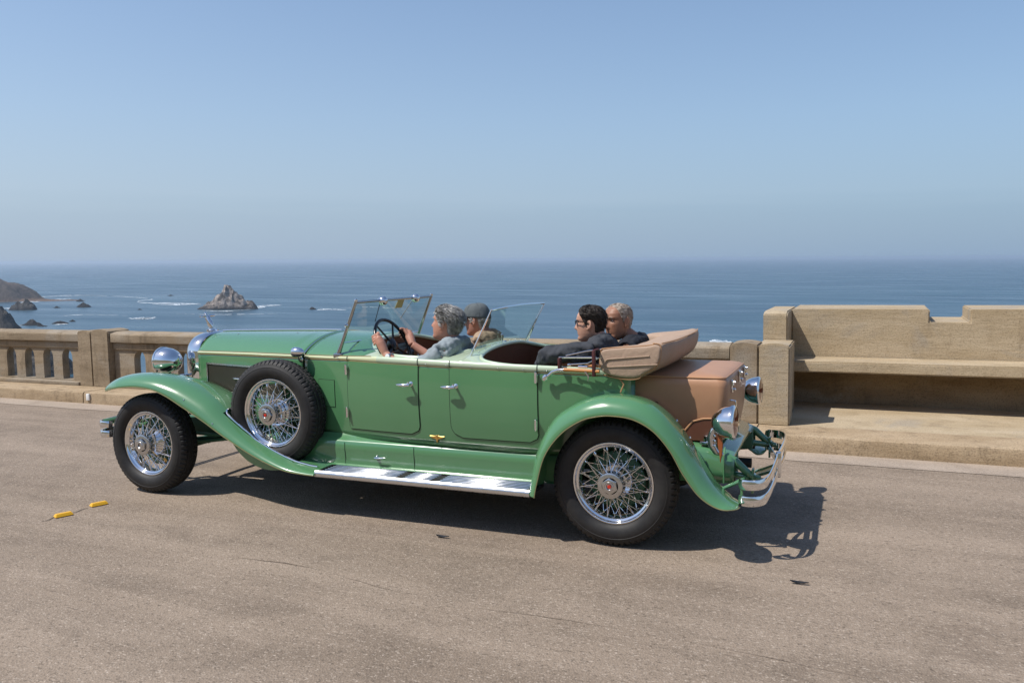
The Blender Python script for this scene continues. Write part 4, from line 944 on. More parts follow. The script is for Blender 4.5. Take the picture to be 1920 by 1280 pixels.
# ---- steering wheel
SC = Vector((2.005, -0.33, 1.178)); SN = Vector((0.90, 0, 0.42)).normalized(); SU = Vector((-0.42, 0, 0.90)).normalized(); SY = Vector((0, -1, 0)); SR = 0.203
def swp(phi, r=SR): return SC + SU * r * cos(phi) + SY * r * sin(phi)
swl = part('steering_wheel', merge(ring(SC, SR, 0.0125, SN, 56, 10)), 'black', car)
for ph in (0.6, 2.2, -0.6, -2.2): part('spoke', tube([SC + SU * .03 * cos(ph) + SY * .03 * sin(ph), swp(ph)], [0.009, 0.007], 8), 'black', swl)
part('steering_hub', merge(lathe([(-0.5, 0.018), (-0.05, 0.022), (-0.02, 0.045), (0.01, 0.048), (0.022, 0.03), (0.026, 0)], SC, SN, 20)), 'black', swl)

# ---- folded top under its canvas cover
def boot_sec(y):
    ay = abs(y) / 0.635; k = min(1, max(0, (0.55 - abs(y)) / 0.16)); k = k * k * (3 - 2 * k)
    xf_ = 3.675 + 0.14 * k; xr = 4.120 - 0.050 * ay ** 3
    top = [(xf_, 1.115), (xf_ + 0.003, 1.165), (xf_ + 0.010, 1.196), (xf_ + 0.030, 1.215), (3.90, 1.232), (4.02, 1.246), (xr - 0.05, 1.254), (xr - 0.012, 1.250), (xr, 1.232), (xr - 0.002, 1.19), (xr - 0.012, 1.14), (xr - 0.045, 1.095), (xr - 0.12, 1.055), (3.93, 1.030), (3.86, 1.020), (3.74, 1.035), (xf_ + 0.01, 1.06)]
    return top
P = []
ys = list(np.linspace(-0.60, 0.60, 41)); ys = [-0.635, -0.63, -0.618] + ys + [0.618, 0.63, 0.635]
for y in ys:
    s = boot_sec(y); f = {0.635: 0.80, 0.63: 0.90, 0.618: 0.965}.get(round(abs(y), 3), 1.0) if abs(y) > 0.605 else 1.0
    cx_, cz_ = sum(p[0] for p in s) / len(s), sum(p[1] for p in s) / len(s)
    q = [(p[0] if abs(p[0] - cx_) < .0 else cx_ + (p[0] - cx_) * (1 - (1 - f) * .22), cz_ + (p[1] - cz_) * f) for p in s]
    P.append([(a + 0.004 * noise.noise((a * 9, y * 9, 1)), y + 0.010 * noise.noise((a * 6, b * 8, 3)) * (1 if abs(y) > .6 else .3), b + 0.007 * noise.noise((a * 5, y * 6, 2))) for a, b in q])
V, F = grid(P, False, True); n_s = len(P[0]); F += [tuple(range(n_s)), tuple((len(P) - 1) * n_s + k for k in range(n_s))[::-1]]
bt = part('folded_top', (V, F), 'canvas', car, angle=70); mod(bt, 'SUBSURF', levels=1, render_levels=2)
def yend(a, b, s=-1): return (a, s * 0.640, b)
sec = boot_sec(-0.63); cx_, cz_ = sum(p[0] for p in sec) / len(sec), sum(p[1] for p in sec) / len(sec)
edge = [(cx_ + (a - cx_) * 0.985, -0.620, cz_ + (b - cz_) * 0.975) for a, b in sec]; edge.append(edge[0])
part('piping', tube([tuple(p) for p in cr(edge, 90)], 0.0042, 6), 'canvas_pipe', bt)
rr = []
x0, x1, z0, z1, r = 3.745, 4.00, 1.100, 1.150, 0.027
zsl = lambda x: 0.10 * (x - 3.745)
for t in np.linspace(0, 1, 16): rr.append((x1 - (x1 - x0) * t, z1 + zsl(x1 - (x1 - x0) * t)))
for t in np.linspace(0, pi, 10)[1:-1]: rr.append((x0 - 0.028 * sin(t), (z0 + z1) / 2 + (z1 - z0) / 2 * cos(t)))
for t in np.linspace(0, 1, 16): rr.append((x0 + (x1 + 0.05 - x0) * t, z0 + 0.8 * zsl(x0 + (x1 + .05 - x0) * t)))
part('stitched_panel', tube([(a, -0.638, b) for a, b in rr], 0.0040, 6), 'canvas', bt)
part('piping', tube([(4.112 - 0.050 * (abs(y) / .635) ** 3, y, 1.251) for y in np.linspace(-0.60, 0.60, 30)], 0.004, 6), 'canvas_pipe', bt)
# hood bows and irons
ir = part('top_iron', merge(tube([(3.345, -0.700, 1.030), (3.365, -0.702, 1.045), (3.39, -0.702, 1.066), (3.43, -0.702, 1.080), (3.47, -0.702, 1.082)], [0.011, 0.010, 0.011, 0.011, 0.011], 10), lathe([(-.024, 0), (-.02, .015), (0, .022), (.018, .016), (.024, 0)], (3.342, -0.702, 1.028), (0.5, 0, 0.8), 16)), 'chrome', car)
part('wooden_bow', tube([(3.465, -0.702, 1.083), (3.58, -0.702, 1.081), (3.70, -0.702, 1.078)], [0.0115, 0.0115, 0.011], 10), 'wood', ir)
part('wooden_bow', tube([(3.60, -0.68, 1.108), (3.70, -0.68, 1.112)], 0.010, 8), 'wood', ir)
part('brace_rod', merge(tube([(3.42, -0.66, 1.155), (3.70, -0.66, 1.162)], 0.0055, 6), tube([(3.46, -0.64, 1.165), (3.58, -0.62, 1.192), (3.70, -0.60, 1.21)], 0.005, 6), tube([(3.50, -0.69, 1.115), (3.62, -0.69, 1.125), (3.70, -0.66, 1.165)], 0.005, 6), lathe([(-.012, .006), (0, .011), (.012, .006)], (3.50, -0.69, 1.113), (1, 0, 0), 10), tube([(3.56, -0.69, 1.104), (3.62, -.69, 1.104)], .009, 8)), 'chrome', ir)
part('iron_clip', tube([(3.61, -0.705, 1.078), (3.63, -0.705, 1.045), (3.625, -0.70, 1.015)], [.010, .006, .002], 8), 'nickel', ir)
part('leather_strap', merge(box(3.655, 3.675, -0.715, -0.690, 1.045, 1.210, 0.004), box(3.655, 3.675, -0.70, -0.60, 1.205, 1.213, 0.002)), 'strap', bt)
part('leather_strap', box(3.425, 3.440, -0.704, -0.660, 1.085, 1.155, 0.003), 'strap', ir)

# ---- trunk
def rbox(xr, hw, z0, z1, xfnt, n=10):
    # rounded trunk: rings in z, each ring a rounded rectangle, top domed inwards
    rings = []
    for (z, ins) in ((z0, 0.03), (z0 + 0.1, 0.012), (z0 + 0.25, 0.0), (z1 - 0.06, 0.0), (z1 - 0.035, 0.004), (z1 - 0.014, 0.014), (z1 - 0.002, 0.034), (z1 + 0.006, 0.07), (z1 + 0.010, 0.14), (z1 + 0.012, 0.25)):
        x1 = xr - ins; y1 = hw - ins; r = max(0.02, 0.060 - ins * .2); row = []
        row.append((xfnt, -y1, z))
        for k in range(n + 1):
            a = -pi / 2 + pi / 2 * k / n; row.append((x1 - r + r * cos(a), -y1 + r + r * sin(a), z))
        for k in range(n + 1):
            a = pi / 2 * k / n; row.append((x1 - r + r * cos(a), y1 - r + r * sin(a), z))
        row.append((xfnt, y1, z)); rings.append(row)
    V, F = grid(rings, False, True); m_ = len(rings[0]); F.append(tuple((len(rings) - 1) * m_ + k for k in range(m_))); return V, F
trunk = part('trunk', rbox(4.445, 0.475, 0.635, 1.035, 3.79), 'trunk', car)
part('trunk_piping', tube([(3.9, -0.463, 1.028)] + [(x, -0.463, 1.028) for x in (4.1, 4.3)] + [(4.375 + 0.055 * sin(a), -0.405 - 0.056 * cos(a), 1.028) for a in np.linspace(0, pi / 2, 8)] + [(4.432, y, 1.028) for y in (-0.2, 0, 0.2, 0.4)], 0.004, 6), 'trunk_pipe', trunk)
part('wheel_cutout_trim', tube([(4.175, -0.478, 0.64), (4.19, -0.479, 0.70), (4.235, -0.479, 0.755), (4.30, -0.479, 0.775), (4.385, -0.479, 0.780)], 0.006, 6), 'trunk_pipe', trunk)
part('cutout_recess', soft(prism([(4.178, 0.636), (4.192, 0.70), (4.237, 0.752), (4.30, 0.771), (4.40, 0.776), (4.40, 0.636)], -0.4795, -0.4745, 'xz'), 0.001, 1), 'brown', trunk)
for (y, z) in ((-0.30, 0.965), (0.05, 0.985), (0.30, 0.985)):
    part('trunk_latch', merge(box(4.443, 4.458, y - 0.02, y + 0.02, z - 0.045, z + 0.035, 0.005), lathe([(0, .008), (.012, .010), (.02, 0)], (4.456, y, z + .02), (1, 0, 0), 10), lathe([(0, .008), (.012, .010), (.02, 0)], (4.456, y, z - .025), (1, 0, 0), 10)), 'chrome', trunk)
part('trunk_handle', tube([(4.445, -0.33, 0.875), (4.475, -0.33, 0.872), (4.478, -0.33, 0.80), (4.446, -0.33, 0.795)], 0.006, 8), 'chrome', trunk)
part('trunk_bumper', box(3.985, 4.02, -0.520, -0.480, 0.80, 0.87, 0.008), 'black', trunk)
part('body_tail_strap', tube([(3.80, -0.612, 1.03), (3.83, -0.608, 0.99), (3.81, -0.612, 0.94)], 0.005, 6), 'canvas_pipe', car)
# ---- tail: tank cover, lamps, frame horns, bumper
tk = []
for x in np.linspace(4.16, 4.50, 14):
    d = (x - 4.16) / 0.34; zt_ = 0.628 - 0.02 * d - 0.16 * max(0, d - 0.45) ** 1.8; hw = 0.585 - 0.03 * d
    tk.append([(x, -hw, 0.40 - 0.0 * d), (x, -hw - 0.005, 0.47), (x, -hw, zt_ - 0.04), (x, -hw + 0.02, zt_ - 0.012), (x, -hw + 0.06, zt_), (x, 0, zt_ + 0.006), (x, hw - 0.06, zt_), (x, hw, zt_ - 0.04), (x, hw, 0.40)])
o = part('tank_cover', grid(tk), 'green', car); mod(o, 'SOLIDIFY', thickness=0.01, offset=-1)
for x in (4.22, 4.44): part('cover_bead', tube([(x, -0.588 + 0.03 * (x - 4.16) / .34, 0.40), (x, -0.593 + 0.03 * (x - 4.16) / .34, 0.47), (x, -0.586 + 0.03 * (x - 4.16) / .34, 0.585 - .1 * max(0, (x - 4.3))), (x, -0.52, 0.632 - .14 * max(0, x - 4.3))], 0.006, 6), 'green', car)
def taillamp(c, r, parent, nm='tail_lamp'):
    prof = [(-0.11, 0.0), (-0.105, r * .35), (-0.085, r * .62), (-0.05, r * .86), (-0.02, r * .97), (0.0, r), (0.012, r * 1.04), (0.024, r * 1.03), (0.032, r * .94), (0.034, r * .86)]
    t = part(nm, lathe(prof, c, (1, -0.05, 0.02), 40), 'chrome', parent)
    part('lens', lathe([(0.031, r * .9), (0.042, r * .6), (0.047, 0)], c, (1, -0.05, 0.02), 32), 'redglass', t)
    return t
tl = taillamp((4.490, -0.66, 0.795), 0.100, car)
part('lamp_bracket', merge(tube([(4.425, -0.655, 0.765), (4.392, -0.655, 0.745), (4.375, -0.65, 0.70), (4.378, -0.65, 0.65), (4.405, -0.64, 0.605), (4.44, -.62, .59)], [.014, .020, .022, .021, .018, .014], 12)), 'nickel', tl)
part('amber_reflector', merge(soft(prism([(4.42, 0.72), (4.44, 0.71), (4.450, 0.66), (4.445, 0.60), (4.435, 0.545), (4.428, 0.61), (4.418, 0.66)], -0.672, -0.658, 'xz'), .003)), 'amber', tl)
for z in (0.74, 0.71, 0.68, .65): part('bolt', lathe([(0, .008), (.008, .007), (.012, 0)], (4.402, -0.664, z), (0, -1, 0), 8), 'chrome', tl)
tl3 = taillamp((4.490, 0.66, 0.795), 0.100, car)
part('tank_filler', merge(lathe([(0, .034), (.01, .036), (.03, .034), (.036, .02), (.04, 0)], (4.34, -0.50, 0.645), (0, 0, 1), 20), box(4.29, 4.39, -0.55, -0.52, .628, .645, .004), lathe([(0, .018), (.05, .016), (.055, 0)], (4.30, -0.44, 0.64), (0, 0, 1), 12)), 'chrome', car)
# frame horns and bumper irons
pair('bumper_iron', merge(tube([(4.44, -0.50, 0.56), (4.50, -0.51, 0.53), (4.56, -0.51, 0.475), (4.61, -0.505, 0.435), (4.65, -.5, .43)], [.022, .026, .024, .022, .016], 10), tube([(4.40, -0.47, 0.46), (4.50, -0.49, 0.44), (4.60, -0.50, 0.43)], [.022, .022, .020], 10), lathe([(-.028, .020), (-.02, .027), (.02, .027), (.028, .020)], (4.605, -.505, .435), (0, 1, 0), 14)), 'green', car)
part('rear_crossbar', merge(tube([(4.56, -0.62, 0.44), (4.56, -0.50, 0.44)], 0.011, 10), tube([(4.30, -0.62, 0.385), (4.45, -0.62, 0.385), (4.56, -0.60, 0.44)], [0.010, .010, .014], 8)), 'green', car)
def strip(path, w, t=0.007, n=50):
    # vertical flat bar following a plan curve; slightly convex face
    q = cr([(a, b, c) for a, b, c in path], n); P = []
    for i, p in enumerate(q):
        tg = (q[min(i + 1, n - 1)] - q[max(i - 1, 0)]); tg.z = 0; tg.normalize(); nn = Vector((tg.y, -tg.x, 0))
        P.append([tuple(p + nn * (t * 0.5 + 0.006 * (1 - (2 * v - 1) ** 2)) + Vector((0, 0, w * (v - .5)))) for v in (0, .25, .5, .75, 1)] + [tuple(p - nn * t * .5 + Vector((0, 0, w * (v - .5)))) for v in (1, .5, 0)])
    V, F = grid(P, False, True); m_ = len(P[0]); F += [tuple(range(m_)), tuple((n - 1) * m_ + k for k in range(m_))[::-1]]; return V, F
def bar(z, sgn=1): return [(4.560, -0.755, z), (4.580, -0.785, z), (4.625, -0.79, z), (4.675, -0.755, z), (4.703, -0.67, z), (4.712, -0.50, z), (4.710, -0.25, z), (4.706, 0, z), (4.710, 0.25, z), (4.706, 0.50, z), (4.695, 0.66, z), (4.66, 0.745, z), (4.61, .775, z), (4.57, 0.765, z), (4.555, 0.735, z)]
rbp = part('rear_bumper', strip(bar(0.362), 0.058, n=90), 'chrome', car); part('upper_bar', strip(bar(0.458), 0.058, n=90), 'chrome', rbp)
part('bumper_clamp', merge(box(4.692, 4.727, -0.022, 0.022, 0.325, 0.495, 0.008), box(4.688, 4.712, -0.05, 0.05, 0.335, 0.485, 0.006)), 'chrome', rbp)
pair('bumper_support', (merge(box(4.598, 4.612, -.53, -.47, .34, .49, .004), strip([(4.60, -0.50, 0.43), (4.615, -0.38, 0.43), (4.65, -0.25, 0.42), (4.690, -0.10, 0.41), (4.700, -0.01, 0.41)], 0.05, n=24))), 'green', rbp)
for s in (-1, 1):
    for z in (0.362, 0.458): part('bumper_bolt', lathe([(0, .016), (.006, .015), (.014, .008), (.016, 0)], (4.600, s * 0.785, z), (-.2, s, 0), 12), 'chrome', rbp)
pair('bumper_end_plate', (box(4.565, 4.58, -0.772, -0.752, 0.335, 0.49, 0.004)), 'green', rbp)
# front bumper
def fbar(z): return [(-0.455, -0.700, z), (-0.475, -0.735, z), (-0.52, -0.745, z), (-0.565, -0.715, z), (-0.59, -0.62, z), (-0.61, -0.40, z), (-0.615, 0, z), (-0.61, .40, z), (-0.59, 0.62, z), (-0.565, .715, z), (-0.52, .745, z), (-0.475, 0.735, z), (-0.455, 0.70, z)]
fbp = part('front_bumper', strip(fbar(0.435)[::-1], 0.055, n=80), 'chrome', car); part('upper_bar', strip(fbar(0.515)[::-1], 0.055, n=80), 'chrome', fbp)
pair('bumper_iron', (merge(strip([(-0.535, -0.715, 0.53), (-0.45, -0.66, 0.545), (-0.36, -0.55, 0.56), (-0.25, -0.42, 0.57)], 0.045, .010, 20), tube([(-0.52, -0.71, 0.43), (-0.36, -0.58, 0.47), (-0.2, -0.42, 0.5), (0.0, -0.40, 0.5)], [.014, .02, .028, .03], 8))), 'green', fbp)
# chassis
pair('chassis_rail', (box(-0.1, 4.5, -0.42, -0.36, 0.42, 0.56, 0.01)), 'dkdrum', car)
part('front_axle', merge(tube([(0, -0.64, RT_), (0.0, -0.50, 0.34), (0.0, 0, 0.30), (0, 0.50, 0.34), (0, 0.64, RT_)], 0.028, 10), tube([(0.17, -0.60, 0.33), (0.17, 0.60, 0.33)], 0.014, 8)), 'dkdrum', car)
part('rear_axle', merge(tube([(W_B, -0.64, RT_), (W_B, 0.64, RT_)], 0.045, 12), lathe([(-.16, .03), (-.1, .10), (0, .15), (.1, .10), (.16, .03)], (W_B, 0, RT_), (1, 0, 0), 20)), 'under', car)
pair('leaf_spring', (merge(*[tube([(-0.40 + .06 * k, -0.45, 0.42 - .012 * k), (0, -0.45, 0.345 - .012 * k + .01 * k), (0.55 - .08 * k, -0.45, 0.42 - .012 * k)], 0.011, 6, flat=2.4) for k in range(4)])), 'dkdrum', car)
pair('rear_spring', (merge(*[tube([(3.10 + .1 * k, -0.50, 0.40 - .012 * k), (3.80, -0.50, 0.335), (4.5 - .1 * k, -0.50, 0.42 - .012 * k)], 0.011, 6, flat=2.4) for k in range(4)])), 'under', car)
part('steering_linkage', merge(tube([(0.05, -0.48, 0.44), (0.40, -0.46, 0.43), (0.95, -0.42, 0.46)], 0.013, 8), tube([(0.05, -0.52, 0.36), (0.55, -0.44, 0.40), (1.1, -0.40, 0.44)], .010, 8), tube([(0.3, -.44, .36), (.62, -.42, .50)], .012, 6)), 'dkdrum', car)
part('engine_pan', box(0.15, 1.6, -0.26, 0.26, 0.34, 0.62, 0.05, 3), 'under', car)
part('gearbox', merge(tube([(1.6, 0, 0.44), (2.2, 0, 0.42), (3.7, 0, 0.40)], [0.16, 0.07, 0.045], 12), tube([(1.2, 0.3, .36), (2.6, .3, .33), (4.5, .32, .33)], .035, 10)), 'under', car)
part('undertray', box(1.5, 4.2, -0.57, 0.57, 0.485, 0.498), 'under', car)
#==SPLIT==
# ------------------------------------------------------------------ people
HP = [(-0.120, 0.040, 0.000, 0.010), (-0.117, 0.068, -0.004, 0.026), (-0.108, 0.084, -0.012, 0.038), (-0.094, 0.089, -0.030, 0.049), (-0.076, 0.0865, -0.052, 0.058), (-0.055, 0.090, -0.070, 0.064), (-0.035, 0.0915, -0.082, 0.068), (-0.008, 0.090, -0.093, 0.072), (0.018, 0.087, -0.100, 0.0745), (0.036, 0.0935, -0.102, 0.076), (0.060, 0.0905, -0.102, 0.0765), (0.085, 0.077, -0.090, 0.070), (0.105, 0.052, -0.067, 0.052), (0.116, 0.024, -0.036, 0.026), (0.120, 0.002, -0.012, 0.004)]
def head_surface(nz_=64, na=96, off=None):
    P = []
    hz = [(h[0], (h[1], h[2], h[3])) for h in HP]
    for i in range(nz_ + 1):
        z = -0.120 + 0.240 * (0.5 - 0.5 * cos(pi * i / nz_)) if False else -0.120 + 0.240 * i / nz_
        def lt(k):
            for a, b in zip(HP, HP[1:]):
                if z <= b[0] + 1e-9:
                    u = (z - a[0]) / (b[0] - a[0]); u = u * u * (3 - 2 * u) * .4 + u * .6; return a[k] + (b[k] - a[k]) * u
            return HP[-1][k]
        xf_, xb, w = lt(1), lt(2), lt(3); row = []
        for j in range(na):
            a = 2 * pi * j / na; ca, sa = cos(a), sin(a); cx_ = (xf_ + xb) / 2; rx = (xf_ - xb) / 2; e = 2.25
            r = (abs(ca) ** e + abs(sa) ** e) ** (-1 / e); x = cx_ + rx * ca * r; y = w * sa * r
            if ca > 0:
                nb = lerp_tab([(-0.045, 0), (-0.036, 0.012), (-0.026, 0.0255), (-0.015, 0.022), (0.0, 0.014), (0.018, 0.007), (0.03, 0.004), (0.045, 0)], z)
                x += nb * exp(-(y / lerp_tab([(-.03, .0135), (0.0, .0085), (.03, .009)], z)) ** 2)
                x -= 0.0095 * exp(-((abs(y) - 0.031) / 0.0135) ** 2 - ((z - 0.016) / 0.010) ** 2)
                x += 0.0045 * exp(-((abs(y) - 0.030) / 0.018) ** 2 - ((z - 0.036) / 0.007) ** 2)
                x += 0.0055 * exp(-(y / 0.020) ** 2) * (exp(-((z + 0.052) / 0.0042) ** 2) + exp(-((z + 0.064) / 0.0045) ** 2)) - 0.003 * exp(-(y / .024) ** 2 - ((z + .058) / .0025) ** 2)
                x += 0.006 * exp(-(y / 0.018) ** 2 - ((z + 0.098) / 0.012) ** 2) - 0.003 * exp(-(y / .03) ** 2 - ((z + .078) / .006) ** 2)
                x += 0.004 * exp(-((abs(y) - 0.042) / 0.014) ** 2 - ((z + 0.010) / 0.015) ** 2)
            n = Vector((x - cx_, y, z * 0.8)).normalized(); d = off(a, z, j, i) if off else 0
            row.append((x + n.x * d, y + n.y * d, z + n.z * d))
        P.append(row)
    return P
def adeg(a): q = math.degrees(a) % 360; return q if q <= 180 else 360 - q
def hair_shell(line, thick, namp, seed, wav=1.0):
    keep = set()
    def off(a, z, j, i):
        m_ = z - lerp_tab(line, adeg(a)); k = min(1, max(0, m_ / 0.016 + 0.3)); th = thick(adeg(a), z) if callable(thick) else thick
        d = -0.004 + (th + 0.004) * k * k * (3 - 2 * k)
        if k > 0: d += k * namp * (noise.noise((cos(a) * 6 * wav + seed, sin(a) * 6 * wav, z * 42 * wav)) + 0.6 * noise.noise((cos(a) * 15 + seed, sin(a) * 15, z * 90)))
        if m_ > -0.012: keep.add((i, j))
        return d
    P = head_surface(72, 112, off); V, F = grid(P, False, True); m_ = 112
    F = [f for f in F if all((v // m_, v % m_) in keep for v in f)]
    used = sorted({k for f in F for k in f}); mp = {k: i for i, k in enumerate(used)}
    top = [mp[72 * m_ + j] for j in range(m_) if 72 * m_ + j in mp]
    F = [tuple(mp[k] for k in f) for f in F]
    if len(top) == m_: F.append(tuple(top))
    return [V[k] for k in used], F, P
def locks(P, line, n, length, r, seed, lift=0.004, zmax=1.0):
    rnd = random.Random(seed); G = []; nz_, na = len(P) - 1, len(P[0])
    while len(G) < n:
        i, j = rnd.randint(6, nz_ - 2), rnd.randint(0, na - 1); a = 2 * pi * j / na; z = P[i][j][2]
        if z < lerp_tab(line, adeg(a)) + 0.006 or z > zmax: continue
        p = Vector(P[i][j]); nn = Vector((p.x + .01, p.y, p.z)).normalized()
        fl = Vector((-0.9, 0, -0.25 - 0.8 * max(0, -p.x * 8))) + Vector((rnd.uniform(-.35, .35), rnd.uniform(-.45, .45), rnd.uniform(-.3, .3)))
        t = (fl - nn * fl.dot(nn)).normalized(); L = length * rnd.uniform(.6, 1.3); b = nn.cross(t) * rnd.uniform(-.35, .35)
        pts = [p - nn * .002, p + t * L * .35 + nn * lift + b * L * .1, p + t * L * .7 + nn * lift * .8 + b * L * .3, p + t * L - nn * .001 * 1 + b * L * .6]
        G.append(tube(pts, [r, r * 1.2, r * .9, r * .2], 5, flat=.5))
    return merge(*G)
def blob(c, r, n=14):
    return [tuple(Vector(c) + Vector((r[0] * cos(a) * cos(b), r[1] * sin(a) * cos(b), r[2] * sin(b)))) for b in np.linspace(-pi / 2 + .05, pi / 2 - .05, n) for a in np.linspace(0, 2 * pi, n, endpoint=False)], grid([[0] * n] * n, False, True)[1] + [tuple(range(n))[::-1], tuple(n * (n - 1) + k for k in range(n))]
def _fix(n=14): pass
def grid_faces(nr, nc):
    F = []
    for i in range(nr - 1):
        for j in range(nc): F.append((i * nc + j, i * nc + (j + 1) % nc, (i + 1) * nc + (j + 1) % nc, (i + 1) * nc + j))
    return F
def blob(c, r, n=14):
    c = Vector(c); V = []
    for b in np.linspace(-pi / 2 + .08, pi / 2 - .08, n):
        for a in np.linspace(0, 2 * pi, n, endpoint=False): V.append((c.x + r[0] * cos(a) * cos(b), c.y + r[1] * sin(a) * cos(b), c.z + r[2] * sin(b)))
    return V, grid_faces(n, n) + [tuple(range(n))[::-1], tuple(n * (n - 1) + k for k in range(n))]
def head_frame(c, face, pitch, roll=0.0, s=1.0):
    f = Vector((face[0], face[1], 0)).normalized(); f = (f * cos(pitch) + Vector((0, 0, 1)) * sin(pitch)).normalized()
    y = Vector((0, 0, 1)).cross(f).normalized(); z = f.cross(y)
    y2 = y * cos(roll) + z * sin(roll); z2 = -y * sin(roll) + z * cos(roll)
    m_ = Matrix((f * s, y2 * s, z2 * s)).transposed().to_4x4(); m_.translation = Vector(c); return m_
def ears():
    E_ = []
    for s in (-1, 1):
        Mx = Matrix.Translation((-0.006, s * 0.080, -0.006)) @ Matrix.Rotation(s * radians(-24), 4, 'Z') @ Matrix.Rotation(radians(-10), 4, 'Y')
        E_ += [xf(blob((0, 0, 0.004), (0.018, 0.0075, 0.031), 12), Mx), xf(ring((0.0, s * 0.004, 0.006), 0.0165, 0.0048, (0, 1, 0), 20, 6), Mx @ Matrix.Diagonal((0.95, 1, 1.45, 1))), xf(blob((0.004, s * .002, -0.022), (0.009, 0.006, 0.011), 10), Mx)]
    return merge(*E_)
def grip_hand(rp, tang, rad, nrm, wrist, thumb=1, rimr=0.0125):
    # hand closed round a rim: fingers side by side along the tangent, wrapped from the driver's side over the outside
    G = []; kn = []
    for k, (L, r) in enumerate(((0.9, 0.0080), (1.0, 0.0088), (0.96, 0.0086), (0.84, 0.0080))):
        o = rp + tang * (k - 1.5) * 0.0195
        R = rimr + r + 0.001
        base = o + nrm * (R + 0.016) + rad * 0.024; kn.append(base)
        pts = [base]
        for b in np.linspace(radians(50), radians(50 + 165 * L), 7): pts.append(o + (nrm * cos(b) + rad * sin(b)) * R * (1.12 if b < 1.8 else 1.0))
        G.append(tube(pts, [r * 1.25, r * 1.12, r * 1.05, r, r, r * .95, r * .9, r * .72], 8))
    palm0 = (kn[0] + kn[3]) / 2
    G.append(tube([palm0 + (wrist - palm0) * 0.0 , palm0.lerp(wrist, .35) - nrm * .0, palm0.lerp(wrist, .72), wrist], [0.028, 0.034, 0.031, 0.027], 12, flat=1))
    for q in kn: G.append(tube([q, q.lerp(wrist, .4)], [0.0125, 0.017], 8))
    th = palm0.lerp(wrist, .55) + tang * 0.026 * thumb
    G.append(tube([th, rp + tang * thumb * .040 + nrm * (rimr + .020), rp + tang * thumb * .050 + nrm * (rimr + .012) - rad * .010, rp + tang * thumb * .056 + nrm * (rimr + .004) - rad * .024], [0.0145, 0.0125, 0.0105, 0.0085], 8))
    return merge(*G)
def person(label, head_c, face, pitch, m_skin, sh, el, wr, hands, scale=1.0, roll=0.0, pelvis=None):
    P_ = thing('person', label, 'person', (head_c[0] + 0.1, head_c[1], 0.62))
    H = head_frame(head_c, face, pitch, roll, scale)
    G = [xf(merge((lambda P: ([v for r in P for v in r], grid(P, False, True)[1] + [tuple(range(96))[::-1], tuple(64 * 96 + k for k in range(96))]))(head_surface()), ears()), H)]
    mid = (Vector(sh[0]) + Vector(sh[1])) / 2; pv = Vector(pelvis or (mid.x + 0.02, mid.y, 0.72)); nb = mid + Vector((0.02, 0, 0.045))
    hd = H @ Vector((-0.030, 0, -0.055))
    G.append(tube([H @ Vector((-0.028, 0, -0.02)), hd, hd.lerp(nb, .6), nb + Vector((0, 0, -.01)), nb - Vector((0, 0, .06))], [0.046, 0.052, 0.053, 0.060, 0.075], 16))
    G.append(tube([nb - Vector((0, 0, .03)), mid - Vector((0, 0, .10)), mid.lerp(pv, .6), pv], [0.10, 0.15, 0.14, 0.15], 18, flat=.68))
    G.append(tube([Vector(sh[0]), nb - Vector((0, 0, .03)), Vector(sh[1])], [0.05, 0.065, 0.05], 12))
    for k in range(2):
        s, e, w = Vector(sh[k]), Vector(el[k]), Vector(wr[k])
        G.append(tube([s, s.lerp(e, .5), e, e.lerp(w, .35), w], [0.052, 0.047, 0.040, 0.040, 0.028], 12))
        dy = (-1 if s.y < mid.y else 1) * .09
        kn_ = Vector((pv.x - 0.42, pv.y + dy, 0.80)); G.append(tube([pv + Vector((0, dy, 0)), kn_, Vector((kn_.x - 0.12, kn_.y, 0.58))], [0.085, 0.06, 0.045], 12))
    if hands: G += hands
    body = part('body', merge(*G), m_skin, P_)
    mod(body, 'REMESH', mode='VOXEL', voxel_size=0.0042, use_smooth_shade=True); mod(body, 'SMOOTH', factor=0.5, iterations=2)
    return P_, H, nb, mid, pv
_tex = bpy.data.textures.new('cloth_folds', 'CLOUDS'); _tex.noise_scale = 0.10; _tex.noise_depth = 2
_tex2 = bpy.data.textures.new('cloth_creases', 'MARBLE'); _tex2.noise_scale = 0.11; _tex2.turbulence = 9
